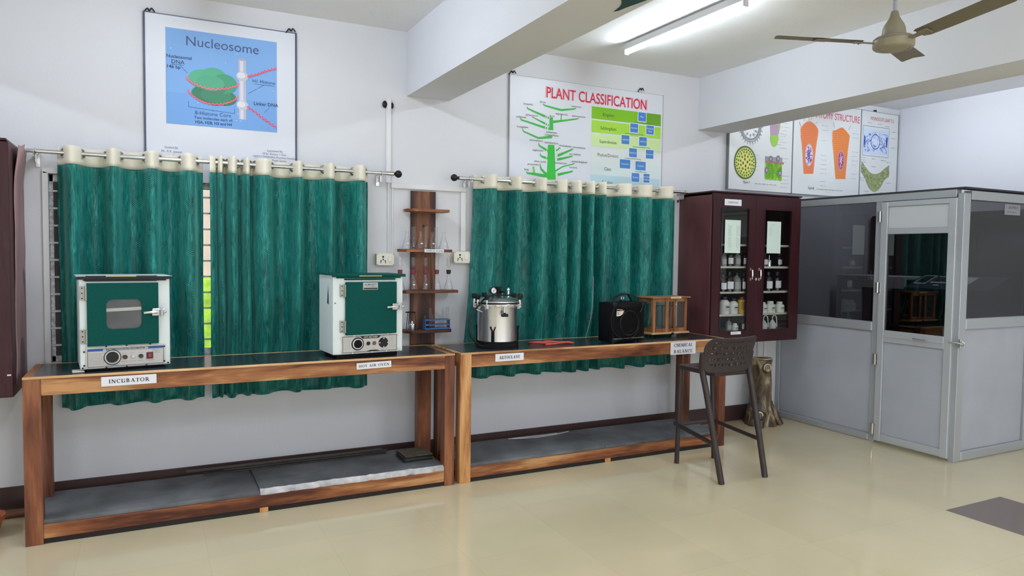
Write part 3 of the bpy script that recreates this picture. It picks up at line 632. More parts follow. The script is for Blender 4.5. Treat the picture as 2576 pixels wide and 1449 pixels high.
# ================================================================== CURTAINS AND RODS
def curtain_mat():
    m = bpy.data.materials.new('teal_velvet'); m.use_nodes = True; nt = m.node_tree; b = nt.nodes['Principled BSDF']; L = nt.links.new
    uv = nt.nodes.new('ShaderNodeUVMap'); uv.uv_map = 'UVMap'; sp = nt.nodes.new('ShaderNodeSeparateXYZ'); L(uv.outputs[0], sp.inputs[0])
    def mt(op, a, c=None):
        q = nt.nodes.new('ShaderNodeMath'); q.operation = op
        for i, v in enumerate((a, c)):
            if v is None: continue
            if isinstance(v, (int, float)): q.inputs[i].default_value = v
            else: L(v, q.inputs[i])
        return q.outputs[0]
    U = mt('DIVIDE', sp.outputs[0], .145); col = mt('FLOOR', U); p = mt('ABSOLUTE', mt('MULTIPLY', mt('SUBTRACT', mt('SUBTRACT', U, col), .5), .145))
    V = mt('ADD', mt('DIVIDE', sp.outputs[1], .265), mt('MULTIPLY', mt('MODULO', col, 2), .5)); q = mt('MULTIPLY', mt('SUBTRACT', mt('FRACT', V), .5), .265)
    ridge = mt('SINE', mt('MULTIPLY', mt('SUBTRACT', q, mt('MULTIPLY', mt('POWER', p, 1.35), 2.4)), 2 * PI / .0135))
    dia = mt('SUBTRACT', 1.0, mt('ADD', mt('DIVIDE', p, .060), mt('DIVIDE', mt('ABSOLUTE', mt('SUBTRACT', q, mt('MULTIPLY', p, .25))), .066)))
    mask = mt('MINIMUM', mt('MAXIMUM', mt('MULTIPLY', dia, 7.0), 0.0), 1.0)
    hgt = mt('MULTIPLY', ridge, mask)
    mp = nt.nodes.new('ShaderNodeMapping'); mp.inputs['Scale'].default_value = (105, 10, 1); L(uv.outputs[0], mp.inputs[0])
    n = nt.nodes.new('ShaderNodeTexNoise'); n.inputs['Scale'].default_value = 1.0; n.inputs['Detail'].default_value = 6; n.inputs['Distortion'].default_value = 1.5; L(mp.outputs[0], n.inputs['Vector'])
    mp2 = nt.nodes.new('ShaderNodeMapping'); mp2.inputs['Scale'].default_value = (9, 2.2, 1); L(uv.outputs[0], mp2.inputs[0])
    n2 = nt.nodes.new('ShaderNodeTexNoise'); n2.inputs['Scale'].default_value = 1.0; n2.inputs['Detail'].default_value = 4; L(mp2.outputs[0], n2.inputs['Vector'])
    tot = mt('ADD', mt('MULTIPLY', hgt, 0.10), mt('ADD', mt('MULTIPLY', mt('SUBTRACT', n.outputs[0], .5), 1.0), mt('MULTIPLY', mt('SUBTRACT', n2.outputs[0], .5), .4)))
    cr = nt.nodes.new('ShaderNodeValToRGB'); e = cr.color_ramp.elements; e[0].position = .28; e[0].color = (*srgb(1, 50, 49), 1); e[1].position = .85; e[1].color = (*srgb(64, 174, 162), 1)
    k = e.new(.5); k.color = (*srgb(10, 104, 98), 1)
    L(mt('ADD', mt('MULTIPLY', tot, .8), .5), cr.inputs[0]); L(cr.outputs[0], b.inputs['Base Color'])
    b.inputs['Roughness'].default_value = .42; b.inputs['Specular IOR Level'].default_value = .35; b.inputs['Sheen Weight'].default_value = .35; b.inputs['Sheen Tint'].default_value = (.3, .9, .8, 1); b.inputs['Sheen Roughness'].default_value = .4
    bp = nt.nodes.new('ShaderNodeBump'); bp.inputs['Strength'].default_value = .38; bp.inputs['Distance'].default_value = .006
    L(mt('ADD', hgt, mt('MULTIPLY', n.outputs[0], 1.1)), bp.inputs['Height']); L(bp.outputs[0], b.inputs['Normal'])
    return m
M_CUR = curtain_mat()
RODY = -.100
def curtain(label, xs, first_front, xa, xb, seed, amp=.078, zt=2.186, zband=2.080, zb=.612, spread=0.0, spread_r=0.0, slip=None):
    """cloth threaded on the rod: passes the rod at each x in xs, alternately in front of and behind it"""
    rr = random.Random(seed); path = []
    def seg(x0, x1, sg, n, f=1.0, a=0, c=1):
        for k in range(n + 1):
            t = a + (c - a) * k / n
            A = amp * f * min(1.0, .45 + abs(x1 - x0) / .11) 
            path.append((x0 + (x1 - x0) * (t - a) / (c - a) , -sg * A * (math.sin(PI * t) ** .62 if 0 < t < 1 else 0), sg))
    s0 = 1 if first_front else -1
    seg(xa, xs[0], -s0, 5, .7, .45, 1)
    for i, (p, q) in enumerate(zip(xs, xs[1:])): path.pop(); seg(p, q, s0 * (-1) ** i, 10)
    path.pop(); seg(xs[-1], xb, s0 * (-1) ** (len(xs) - 1), 5, .7, 0, .55)
    N = len(path); sl = [0.0]
    for a, c in zip(path, path[1:]): sl.append(sl[-1] + math.hypot(c[0] - a[0], c[1] - a[1]))
    S = sl[-1]; Wd = xb - xa
    def pt(i, z):
        x, y, sg = path[i]; u = (x - xa) / Wd; d = max(0.0, (zband - z)) / (zband - zb)
        nz = noise.noise(Vector((u * 9 + seed * 3.1, z * 1.3, seed))) ; nz2 = noise.noise(Vector((sl[i] * 14 + seed, z * 2.2, seed * 1.7)))
        x2 = x + d * (nz * .022) - spread * d ** 1.7 * (1 - u) ** 2 + spread_r * d * u ** 2
        y2 = RODY + y * (1 - .10 * d + .22 * nz * d) + d * nz2 * .008
        k_ = min(max((z - .93) / .22, 0), 1); y2 = -.012 - (RODY * -1 - .012 + (-(y2 - RODY))) * (.70 + .30 * k_); y2 = min(max(y2, -.144 - .05 * k_), -.012)
        return Vector((x2, y2, z))
    t = thing('curtain', label, 'curtain', (xa, RODY, zb))
    o0 = Vector((xa, RODY, zb))
    def cloth(name, za, zc, rows, m, off=0.0, wav=0.0, hem=0.0):
        bm = bmesh.new(); uvl = bm.loops.layers.uv.new('UVMap'); G = []
        for r in range(rows + 1):
            row = []
            for i in range(N):
                z = za + (zc - za) * r / rows
                if hem and r == rows: z += hem * noise.noise(Vector((sl[i] * 5 + seed, 0, 0)))
                p = pt(i, z)
                if off: p = p + Vector((0, -off, 0))
                v = bm.verts.new(p - o0); row.append((v, (sl[i], z)))
            G.append(row)
        for r in range(rows):
            for i in range(N - 1):
                q = [G[r][i], G[r + 1][i], G[r + 1][i + 1], G[r][i + 1]]; f = bm.faces.new([a[0] for a in q])
                for lp, a in zip(f.loops, q): lp[uvl].uv = a[1]
                f.smooth = True
        me = bpy.data.meshes.new(name); bm.to_mesh(me); bm.free(); me.materials.append(m); o = bpy.data.objects.new(name, me); COL.objects.link(o); o.parent = t
        sd = o.modifiers.new('cloth_thickness', 'SOLIDIFY'); sd.thickness = .0022; sd.offset = 0
        return o
    cloth('cloth', zband + .004, zb, 44, M_CUR, hem=.02)
    cloth('header_band', zt, zband - .002, 5, M_CREAM, off=.0016)
    for i, x in enumerate(xs):
        sg = (s0 * (-1) ** i); g = MB(); g.torus((x - xa, 0, 2.1475 - zb), .0265, .0056, (1, .85 * sg, 0), seg=26, sub=8); g.obj('eyelet', M_CHROME, t)
    return t
hx = lambda *a: a
curtain('green velvet curtain at the far left behind the incubator', [-0.445, -0.354, -0.223, -0.151, -0.015, 0.063, 0.187, 0.275], True, -0.481, 0.317, 1)
curtain('green velvet curtain behind the hot air oven, its left half bunched tightly', [0.392, 0.404, 0.433, 0.464, 0.520, 0.559, 0.599, 0.634, 0.737, 0.874, 0.939, 1.081, 1.155, 1.286, 1.374], False, 0.352, 1.403, 2)
curtain('green velvet curtain behind the autoclave, its left edge flaring out', [2.298, 2.403, 2.537, 2.614, 2.750, 2.841, 2.948], True, 2.231, 3.016, 3, spread=.09)
curtain('green velvet curtain behind the speaker and balance box', [3.084, 3.168, 3.226, 3.289, 3.352, 3.404, 3.549, 3.673, 3.753, 3.893, 3.988, 4.120], True, 3.023, 4.201, 4, amp=.076)
def rod(label, x0, x1, fl, fr, br):
    t = thing('curtain_rod', label, 'curtain rod', (x0, RODY, 2.1475)); L = x1 - x0
    m = MB(); m.cyl((0, 0, 0), (L, 0, 0), .0125, seg=16); m.obj('pole', M_STEEL, t)
    for on, x, s in ((fl, 0, -1), (fr, L, 1)):
        if on:
            m = MB(); m.cyl((x - .002 * s, 0, 0), (x + .045 * s, 0, 0), .015, seg=16); m.obj('ferrule', M_STEEL, t)
            m = MB(); m.cyl((x + .04 * s, 0, 0), (x + .06 * s, 0, 0), .013, .010, 14); m.sphere((x + .082 * s, 0, 0), .027); m.obj('finial', M_BLACK, t)
    for x in br:
        x -= x0; m = MB(); m.box((x - .014, .0, -.017), (x + .014, -RODY - .001, -.012), 0, .001); m.torus((x, 0, 0), .0155, .004, (1, 0, 0)); m.box((x - .012, -RODY - .006, -.085), (x + .012, -RODY - .0005, -.005), 0, .001)
        m.cyl((x + .02, .0, -.006), (x + .02, 0, -.022), .005, seg=8); m.box((x - .003, .012, -.06), (x + .003, -RODY - .002, -.02))
        m.obj('bracket', M_STEEL, t)
rod('steel curtain rod over the left curtains, black ball at its right end', -.63, 1.535, False, True, (-.585, 1.49))
rod('steel curtain rod over the right curtains, black ball at its left end', 2.135, 4.30, True, False, (2.18, 4.275))

# ================================================================== WOODEN SHELF STAND WITH GLASSWARE
ss = thing('shelf_stand', 'wall-hung wooden board with four small shelves of glassware', 'shelf', (1.840, 0, .885))
MB().box((-.097, -.022, 0), (.097, -.001, 1.155), 0, .002).obj('back_board', M_WDARK, ss)
SHZ = (1.880, 1.586, 1.284, .990)
for z, a, b in zip(SHZ, (1.679, 1.636, 1.616, 1.660), (1.996, 2.018, 2.069, 2.017)):
    x0, x1 = a - 1.84, b - 1.84; c = .045
    pl = [(x0, -.022), (x0, -.13), (x0 + c, -.172), (x1 - c * .3, -.172), (x1, -.16), (x1, -.022)]
    t = bmesh.new(); A = [t.verts.new((x, y, z - .885)) for x, y in pl]; B = [t.verts.new((x, y, z - .885 + .021)) for x, y in pl]; t.faces.new(A); t.faces.new(B[::-1])
    for k in range(6): t.faces.new([A[k], B[k], B[(k + 1) % 6], A[(k + 1) % 6]])
    bmesh.ops.recalc_face_normals(t, faces=t.faces[:]); bmesh.ops.bevel(t, geom=t.edges[:], offset=.002, segments=1, affect='EDGES')
    MB().merge(t).obj('shelf', M_WSH, ss)
m = MB(); m.cyl((0, -.024, .895), (0, -.02, .895), .009, seg=12); m.obj('screw', M_BLACK, ss)
sign(1.795, 1.945, 1.584, 1.607, ['CONICAL FLASK'], 'small white paper sign reading CONICAL FLASK on a shelf edge', y=-.1727, pad=.05, hgt=.5)
M_RUB = mat('maroon_rubber', srgb(122, 42, 62), .6); M_RUBD = mat('dark_rubber', srgb(44, 30, 32), .6); M_PRT = mat('printed_white', srgb(230, 226, 222), .6)
def flask(h, r, neck, mark=True):
    t = thing('conical_flask', 'x', 'flask', (0, 0, 0))
    P = [(0, .001), (r * .94, .001), (r, .006), (r, .012), (neck * 1.05, h * .70), (neck, h * .74), (neck, h * .96), (neck * 1.22, h), (neck * 1.08, h), (neck * .86, h * .95), (neck * .86, h * .74), (neck * .9, h * .70), (r * .93, .013), (r * .88, .005), (0, .004)]
    MB().lathe(P, 28).obj('vessel', M_GLASSW, t)
    if mark:
        g = MB(); g.lathe([(r * .66, h * .28), (r * .58, h * .36)], 6, 0, Matrix.Rotation(-PI / 2 - .35, 4, 'Z'), ang=.7); g.obj('printed_mark', M_PRT, t)
    return t
def cylinder(h, r):
    t = thing('measuring_cylinder', 'x', 'measuring cylinder', (0, 0, 0))
    MB().lathe([(0, .010), (r, .010), (r, h - .004), (r * 1.18, h), (r * 1.05, h), (r * .9, h - .006), (r * .9, .014), (0, .014)], 24).obj('barrel', M_GLASSW, t)
    MB().lathe([(0, 0), (r * 1.9, 0), (r * 1.9, .006), (r * .8, .012), (0, .012)], 24).obj('foot', M_GLASSW, t)
    return t
f0 = flask(.132, .038, .0125); c0 = cylinder(.165, .014); z = SHZ[1] + .021
def put(proto, first, x, y, z, label, group):
    o = proto if first else dup(proto)
    o.location = (x, y, z); o['label'] = label; o['group'] = group; return o
G1 = 'glassware on the shelf over the CONICAL FLASK sign'
for k, (x, y, lb) in enumerate([(1.690, -.085, 'clear conical flask at the left end of the CONICAL FLASK shelf'), (1.800, -.075, 'clear conical flask with white mark between the left and middle cylinders'), (1.893, -.075, 'clear conical flask behind the right measuring cylinder'), (1.967, -.115, 'clear conical flask at the right end of the CONICAL FLASK shelf')]):
    put(f0, k == 0, x, y, z, lb, G1)
for k, (x, y, lb) in enumerate([(1.727, -.125, 'leftmost glass measuring cylinder on the CONICAL FLASK shelf'), (1.820, -.130, 'middle glass measuring cylinder, in front of the wooden board'), (1.897, -.128, 'rightmost glass measuring cylinder on the CONICAL FLASK shelf')]):
    put(c0, k == 0, x, y, z, lb, G1)
def funnel_flask(stop):
    t = flask(.128, .036, .0125, True); t.name = 'stoppered_flask'
    MB().lathe([(0, .118), (.0125, .118), (.0165, .128), (.0175, .150), (0, .150)], 20).obj('stopper', stop, t)
    MB().lathe([(.003, .146), (.004, .160), (.014, .178), (.0155, .184), (.0155, .238), (.0165, .240), (.0145, .240), (.0138, .184), (.012, .178), (.002, .160)], 20).obj('funnel', M_GLASSW, t)
    return t
z = SHZ[2] + .021; ff = funnel_flask(M_RUB)
for k, (x, lb) in enumerate([(1.632, 'flask with maroon stopper and funnel, half hidden by the oven'), (1.732, 'flask with maroon stopper and funnel, second from left, before the dark board'), (1.828, 'flask with maroon stopper and funnel in the middle of its shelf'), (1.917, 'flask with maroon stopper and funnel beside the black-stoppered flask')]):
    put(ff, k == 0, x, -.105, z, lb, 'stoppered flasks on the third shelf')
fb = funnel_flask(M_RUBD); put(fb, True, 2.012, -.105, z, 'flask with black stopper and funnel at the right end of its shelf', 'stoppered flasks on the third shelf')
z = SHZ[3] + .021
sp = thing('spirit_lamp', 'small steel spirit lamp under a wire stand on the lowest shelf', 'lamp', (1.722, -.115, z))
MB().lathe([(0, 0), (.026, 0), (.027, .004), (.027, .040), (.022, .047), (.010, .050), (0, .050)], 24).obj('reservoir', M_STEEL, sp)
MB().lathe([(0, .05), (.008, .05), (.007, .066), (.004, .068), (0, .068)], 14).obj('cap', M_STEEL, sp)
ws = thing('wire_stand', 'black wire tripod stand over the spirit lamp', 'stand', (1.72, -.10, z))
m = MB(); m.tube([(-.055, -.05, .001), (-.032, -.02, .128)], .0028, 6); m.tube([(.028, -.04, .001), (.022, -.02, .128)], .0028, 6); m.tube([(-.005, .05, .001), (-.005, .02, .128)], .0028, 6); m.obj('legs', M_BLACK, ws)
m = MB(); m.torus((-.005, 0, .130), .036, .003, (0, 0, 1)); m.obj('ring_top', M_BLACK, ws)
rk = thing('test_tube_rack', 'blue plastic test tube rack on the lowest shelf', 'rack', (1.917, -.105, z))
M_BLUE = mat('blue_plastic', srgb(56, 104, 158), .35)
MB().box((-.103, -.04, 0), (.103, .04, .010), 0, .003).obj('base', M_BLUE, rk)
def holed(zc, name):
    m = MB(); m.box((-.098, -.030, zc), (.098, -.026, zc + .008)); m.box((-.098, .026, zc), (.098, .030, zc + .008)); m.box((-.098, -.002, zc), (.098, .002, zc + .008))
    for k in range(8): x = -.098 + .196 * k / 7; m.box((x - .002, -.030, zc), (x + .002, .030, zc + .008))
    m.obj(name, M_BLUE, rk)
holed(.066, 'upper_plate'); holed(.030, 'middle_plate')
for x in (-.098, .094): MB().box((x, -.03, .01), (x + .004, .03, .074), 0, .001).obj('end_post', M_BLUE, rk)
tt = MB().lathe([(0, 0), (.004, .0008), (.0072, .004), (.0082, .009), (.0082, .146), (.0092, .150), (.0075, .150), (.0070, .01), (0, .003)], 16).obj('test_tube', M_GLASSW)
tag(tt, 'x', 'test tube', 'test tubes in the blue rack')
tubes = [(-3, 1, .62, 'short test tube at the left of the back row of the blue rack'), (-2, 0, 1.0, 'tall wide test tube, leftmost in the front row of the blue rack'), (-1, 1, .66, 'short test tube right behind the tall left one'), (0, 0, .80, 'middle-height test tube left of the rack centre'), (1, 1, .66, 'short test tube in the back row near the rack centre'), (1, 0, .63, 'shortest test tube in the front row of the rack'), (2, 0, .98, 'tall test tube, second from right in the blue rack'), (2, 1, .86, 'test tube in the back row beside the second tall one'), (3, 0, 1.04, 'tall test tube at the right end of the blue rack')]
for k, (cx, cy, sc, lb) in enumerate(tubes):
    o = tt if k == 0 else tt.copy()
    if k: COL.objects.link(o)
    wd = 1.0 if sc < .9 else 1.15
    o.location = (1.917 + cx * .028 - .0, -.105 - .014 + cy * .028, z + .0105); o.scale = (wd, wd, sc); o['label'] = lb

# ================================================================== WALL POSTERS
def board(name, label, x0, z0, x1, z1, thick, edge, m=M_PAPER):
    t = thing(name, label, 'poster', (x0, -.002, z0)); w, h = x1 - x0, z1 - z0
    MB().box((0, -thick, 0), (w, 0, h), 0, .001).obj('sheet', m, t)
    if edge:
        e = MB(); r = edge[1]
        for a in (0, w): e.box((a - r, -thick - .004, -.004), (a + r, 0, h + .004), 0, .001)
        e.box((0, -thick - .001, h - r * .5), (w, 0, h + r * .5)); e.obj('edge_strip', edge[0], t)
    return t
def hook(x, z, label, ang=0.0):
    m = MB(); m.tube(smooth_path([(-.03, -.012, -.02), (-.008, -.016, .012), (.004, -.016, -.004), (.016, -.014, .016), (.034, -.012, -.004)], 4), .004, 6); m.cyl((0, -.02, .004), (0, -.001, .01), .004, seg=8)
    tag(m.obj('poster_tie', M_BLACK, loc=(x, 0, z)), label, 'hook')
M_VINYL = mat('white_vinyl', srgb(222, 226, 236), .35, spec=.4)
# 1: nucleosome chart
def off(pt, o): return (pt[0] - o[0], pt[1] - o[1])
O1 = (-.012, 2.02); p1 = board('wall_chart', 'large white chart titled Nucleosome above the left curtains', O1[0], O1[1], .912, 3.068, .012, (mat('dark_edge', srgb(64, 66, 96), .4), .005), M_VINYL)
g = GR(-.0128); A = lambda x, z: (x - O1[0], z - O1[1])
BX0, BX1, BZ0, BZ1 = .108, .786, 2.386, 2.99
g.rect(A(BX0, BZ0), A(BX1, BZ1), (128, 172, 226)); g.lay = 2
g.rect(A(BX0, BZ0), A(BX1, BZ0 + .20), (120, 166, 224))
rr = random.Random(3)
g.lay = 3
for k in range(11): g.disc(A(rr.uniform(BX0 + .02, BX1 - .02), rr.uniform(BZ0 + .02, BZ1 - .04)), .003, (222, 232, 248), n=8)
INK1 = (44, 58, 96)
g.text('Nucleosome', A(.447, 2.893), .060, (70, 84, 124), sx=1.02)
g.text('Nucleosomal', A(.186, 2.802), .021, INK1, bold=.02, sx=.93); g.text('DNA', A(.178, 2.768), .025, INK1); g.line(A(.143, 2.762), A(.212, 2.762), .002, INK1); g.text('146 bp', A(.152, 2.737), .021, INK1, bold=.02)
g.line(A(.19, 2.762), A(.232, 2.716), .002, INK1)
g.text('H1 Histone', A(.702, 2.704), .022, INK1); g.line(A(.640, 2.694), A(.770, 2.694), .002, INK1); g.line(A(.702, 2.693), A(.602, 2.626), .002, INK1)
g.text('Linker DNA', A(.715, 2.556), .022, INK1, bold=.02); g.line(A(.735, 2.545), A(.705, 2.511), .002, INK1)
g.text('8-Histone Core', A(.385, 2.458), .024, INK1); g.text('Two molecules each of:', A(.388, 2.430), .018, INK1, bold=.02, sx=.95); g.text('H2A, H2B, H3 and H4', A(.388, 2.402), .018, INK1, bold=.03, sx=.95)
g.pline([A(.238, 2.538), A(.238, 2.502), A(.516, 2.486), A(.516, 2.518)], .0025, INK1); g.line(A(.383, 2.493), A(.383, 2.484), .0025, INK1)
# histone core: overlapping rounded lobes, two layers
def lobe(cx, cz, rx, rz, c, l): g.lay = l; g.disc(A(cx, cz), rx, c, rz)
lobe(.335, 2.595, .080, .052, (58, 118, 92), 4); lobe(.455, 2.580, .075, .050, (58, 118, 92), 4); lobe(.395, 2.566, .070, .040, (74, 104, 92), 4.4); lobe(.405, 2.588, .095, .046, (64, 130, 100), 4.8)
lobe(.325, 2.690, .086, .060, (86, 166, 132), 5.2); lobe(.390, 2.705, .082, .064, (84, 164, 128), 5.4); lobe(.455, 2.672, .078, .064, (72, 148, 116), 5.6); lobe(.395, 2.640, .068, .044, (78, 124, 106), 5.8); lobe(.370, 2.668, .086, .050, (82, 160, 126), 6)
# linker rod: grey cylinder with two collars
g.lay = 4
g.rect(A(.542, 2.452), A(.589, 2.845), (186, 188, 206)); g.lay = 4.3; g.rect(A(.552, 2.452), A(.572, 2.845), (216, 217, 230)); g.lay = 4.5; g.disc(A(.5655, 2.845), .0235, (168, 170, 190), .009)
for zc in (2.735, 2.545): g.lay = 5; g.disc(A(.5655, zc), .038, (196, 198, 208), .031); g.lay = 5.3; g.disc(A(.558, zc + .006), .026, (222, 224, 232), .020)
# strands of DNA: zigzag ribbons
def strand(pts, n, w, l):
    g.lay = l; P = [Vector((*p, 0)) for p in pts]; path = smooth_path([(p.x, p.y, 0) for p in P], 10); L = len(path)
    for ph, c in ((0, (214, 58, 84)), (1, (240, 120, 140))):
        Q = []
        for k in range(n * 2 + 1):
            f = k / (n * 2) * (L - 1); i = min(int(f), L - 2); p = path[i].lerp(path[i + 1], f - i); d = (path[i + 1] - path[i]).normalized(); nn = Vector((-d.y, d.x, 0))
            p = p + nn * w * (1 if (k + ph) % 2 else -1); Q.append(A(p.x, p.y))
        g.pline(Q, .0045, c); g.lay += .3
strand([(.228, 2.695), (.238, 2.672), (.28, 2.650), (.36, 2.630), (.45, 2.640), (.52, 2.665), (.545, 2.682)], 20, .0045, 7)
strand([(.236, 2.610), (.25, 2.585), (.30, 2.552), (.36, 2.535), (.44, 2.540), (.51, 2.570), (.535, 2.600)], 20, .0045, 7)
strand([(.598, 2.738), (.66, 2.760), (.72, 2.790), (.783, 2.815)], 9, .006, 7); strand([(.595, 2.540), (.66, 2.498), (.72, 2.455), (.783, 2.418)], 9, .006, 7)
g.lay = 3; GI = (112, 114, 138)
g.text('Guided By', A(.135, 2.228), .0132, GI); g.text('Mr. K.K. Jaiswal', A(.137, 2.203), .0132, GI); g.text('Mr. N.K. Dadsena', A(.137, 2.178), .0132, GI)
g.text('Submitted By', A(.772, 2.252), .0135, GI); g.text('M.Sc. Botany 1 Sem.', A(.772, 2.231), .0135, GI); g.text('NEETU TANDAN, Premlata Diwakar', A(.772, 2.210), .0128, GI); g.text('Patel, Sarita', A(.80, 2.189), .0135, GI)
g.obj('print', p1)
hook(.015, 3.078, 'wire tie at the top left corner of the Nucleosome chart'); hook(.876, 3.082, 'wire tie at the top right corner of the Nucleosome chart')
# 2: plant classification chart
O2 = (2.553, 2.10); p2 = board('wall_chart', 'wide white chart titled PLANT CLASSIFICATION above the right curtains', O2[0], O2[1], 4.072, 2.995, .014, (mat('grey_edge', srgb(168, 170, 172), .5), .003), M_VINYL)
g = GR(-.0148); A = lambda p: (p[0] - O2[0], p[1] - O2[1])
g.lay = 1
ax, az = A((2.760, 2.881)); bx, bz = A((3.868, 2.889)); g.lay = 1; g.text('PLANT CLASSIFICATION', (.835, .752), .088, (238, 182, 192), bold=.035, sx=.755); g.lay = 2; g.text('PLANT CLASSIFICATION', (.835, .752), .085, (198, 44, 74), bold=.012, sx=.765)
GRN = (62, 178, 76); TX = (70, 76, 78)
def br(pts, w0, w1, c=GRN, dash=0):
    P = [A(p) for p in pts]; n = len(P) - 1
    for k in range(n): g.line(P[k], P[k + 1], w0 + (w1 - w0) * k / n, c, w0 + (w1 - w0) * (k + 1) / n)
    if dash:
        d = (Vector(P[-1]) - Vector(P[-2])).normalized(); e = Vector(P[-1]); L = dash
        for k in range(3): a = e + d * (L * (k + .35) / 3); g.line(a, a + d * (L * .16), w1, c)
g.lay = 2
br([(2.708, 2.759), (2.715, 2.744), (2.877, 2.697)], .004, .018, dash=.055); br([(2.753, 2.684), (2.878, 2.639)], .004, .016, dash=.055); br([(2.648, 2.665), (2.656, 2.650), (2.879, 2.607)], .004, .018, dash=.055)
br([(2.671, 2.585), (2.678, 2.561), (2.817, 2.518), (2.943, 2.539)], .004, .022); br([(2.857, 2.797), (2.865, 2.785), (3.026, 2.763)], .005, .018); br([(3.168, 2.797), (3.156, 2.786), (3.026, 2.763)], .005, .018)
br([(3.196, 2.714), (3.185, 2.707), (3.032, 2.676), (2.934, 2.657)], .005, .022); br([(3.027, 2.730), (3.028, 2.679)], .006, .010); br([(2.933, 2.696), (2.935, 2.593)], .03, .04); br([(2.937, 2.474), (2.942, 2.193)], .06, .085, (54, 184, 64))
br([(2.818, 2.480), (2.826, 2.458), (2.893, 2.428)], .005, .020, dash=.05); br([(2.834, 2.398), (2.842, 2.376), (2.890, 2.364)], .005, .020, dash=.05); br([(3.017, 2.461), (3.005, 2.443), (2.983, 2.429)], .005, .012, dash=-.05); br([(3.147, 2.461), (3.136, 2.450), (2.999, 2.391)], .005, .022, dash=-.05)
br([(3.144, 2.402), (3.133, 2.394), (2.996, 2.358)], .005, .020, dash=-.05); br([(3.165, 2.341), (3.153, 2.333), (3.046, 2.303), (2.971, 2.259)], .005, .014); br([(3.147, 2.280), (3.139, 2.270), (3.002, 2.235)], .006, .022, dash=-.05)
br([(2.835, 2.315), (2.844, 2.274), (2.896, 2.229)], .006, .025); br([(2.773, 2.288), (2.782, 2.235)], .02, .02, (130, 204, 110)); br([(2.712, 2.243), (2.716, 2.231), (2.782, 2.228), (2.904, 2.216)], .006, .028)
g.lay = 3
def tx(s, px, h=.017, c=TX, sx=1.0, bold=0.0): g.text(s, A(px), h, c, sx=sx, bold=bold)
for s, p in (('lycopsids', (2.719, 2.773)), ('dicots', (2.853, 2.803)), ('monocots', (3.171, 2.800)), ('sphenopsids', (2.753, 2.688)), ('psilopsids', (2.659, 2.666)), ('ferns', (2.941, 2.699)), ('angiosperms', (3.031, 2.724)), ('gymnosperms', (3.196, 2.721)), ('bryophytes', (2.671, 2.588)), ('psilophytes', (2.939, 2.567)), ('tracheophytes', (2.940, 2.545)), ('chlorophytes', (2.796, 2.491)), ('cyanobacteria', (2.937, 2.483)), ('rhodophytes', (3.070, 2.468)), ('chrysophytes', (3.205, 2.465)), ('euglenoids', (2.812, 2.413)), ('pyrrophytes', (3.167, 2.407)), ('slime molds', (2.835, 2.325)), ('protozoans', (2.773, 2.298)), ('phaeophytes', (3.027, 2.325)), ('animal kingdom?', (3.212, 2.347)), ('bacteria', (3.150, 2.297)), ('fungi', (2.712, 2.253)), ('virus??', (2.942, 2.180))):
    tx(s, p, .0155, sx=1.05)
bands = [((3.324, 2.826), (4.051, 2.737), (126, 186, 40)), ((3.326, 2.724), (4.054, 2.639), (166, 216, 76)), ((3.328, 2.618), (4.057, 2.524), (206, 232, 168)), ((3.331, 2.508), (4.059, 2.440), (220, 228, 228)), ((3.333, 2.402), (4.062, 2.328), (214, 228, 230)), ((3.331, 2.305), (4.065, 2.229), (186, 216, 226)), ((3.329, 2.202), (4.068, 2.138), (150, 202, 224))]
zt = bands[0][0][1]; xa, xb = bands[0][0][0], bands[0][1][0]; st = .1135
names = ['Kingdom', 'Subkingdom', 'Superdivision', 'Phylum/Division', 'Class', 'Subclass', '']
for k, b in enumerate(bands):
    z1 = zt - k * st; g.lay = 1; g.rect(A((xa, z1 - st + (.012 if k < 3 else 0))), A((xb, z1)), b[2])
    if k < 1: g.lay = 1.6; g.rect(A((xb - .16, z1 - st + .012)), A((xb, z1)), (104, 160, 40))
    g.lay = 3; g.text(names[k], A((xa + .17, z1 - st * .62)), .027, (54, 88, 44) if k < 3 else (70, 80, 80), sx=.86)
BL = (76, 132, 200)
def bxs(px, s, w=.082, h=.076):
    c = A(px); g.lay = 3.4; g.rect((c[0] - w / 2 - .006, c[1] - h / 2 - .006), (c[0] + w / 2 + .006, c[1] + h / 2 + .006), (226, 236, 246)); g.lay = 4; g.rect((c[0] - w / 2, c[1] - h / 2), (c[0] + w / 2, c[1] + h / 2), BL); g.lay = 5
    for i, ln in enumerate(s): g.text(ln, (c[0], c[1] - .006 + .012 * (len(s) - 1) - .024 * i), .0135, (232, 240, 250), sx=.8 * min(1.0, 8.5 / max(len(ln), 1)) + .1)
    return c
def link(a, bs):
    g.lay = 3.2; zc = a[1] - .052; g.line((a[0], a[1] - .04), (a[0], zc), .004, (90, 120, 110)); g.line((bs[0][0], zc), (bs[-1][0], zc), .004, (90, 120, 110))
    for b in bs: g.line((b[0], zc), (b[0], b[1] + .04), .004, (90, 120, 110))
T = [bxs((3.845, 2.787), ['Plants']), bxs((3.762, 2.683), ['Vascular Plants']), bxs((3.934, 2.681), ['Nonvascular', 'Plants']), bxs((3.672, 2.576), ['Seedless Plants']), bxs((3.859, 2.575), ['Seed Plants']), bxs((3.755, 2.470), ['Angiosperms']), bxs((3.935, 2.470), ['Gymnosperms']), bxs((3.673, 2.368), ['Monocotyledons'], .11), bxs((3.839, 2.362), ['Dicotyledons'], .11), bxs((3.786, 2.259), ['Rosidae']), bxs((3.906, 2.259), ['Five Other', 'Subclasses'], .066)]
for a, b in ((0, (1, 2)), (1, (3, 4)), (4, (5, 6)), (5, (7, 8)), (8, (9, 10))): link(T[a], [T[i] for i in b])
g.lay = 4
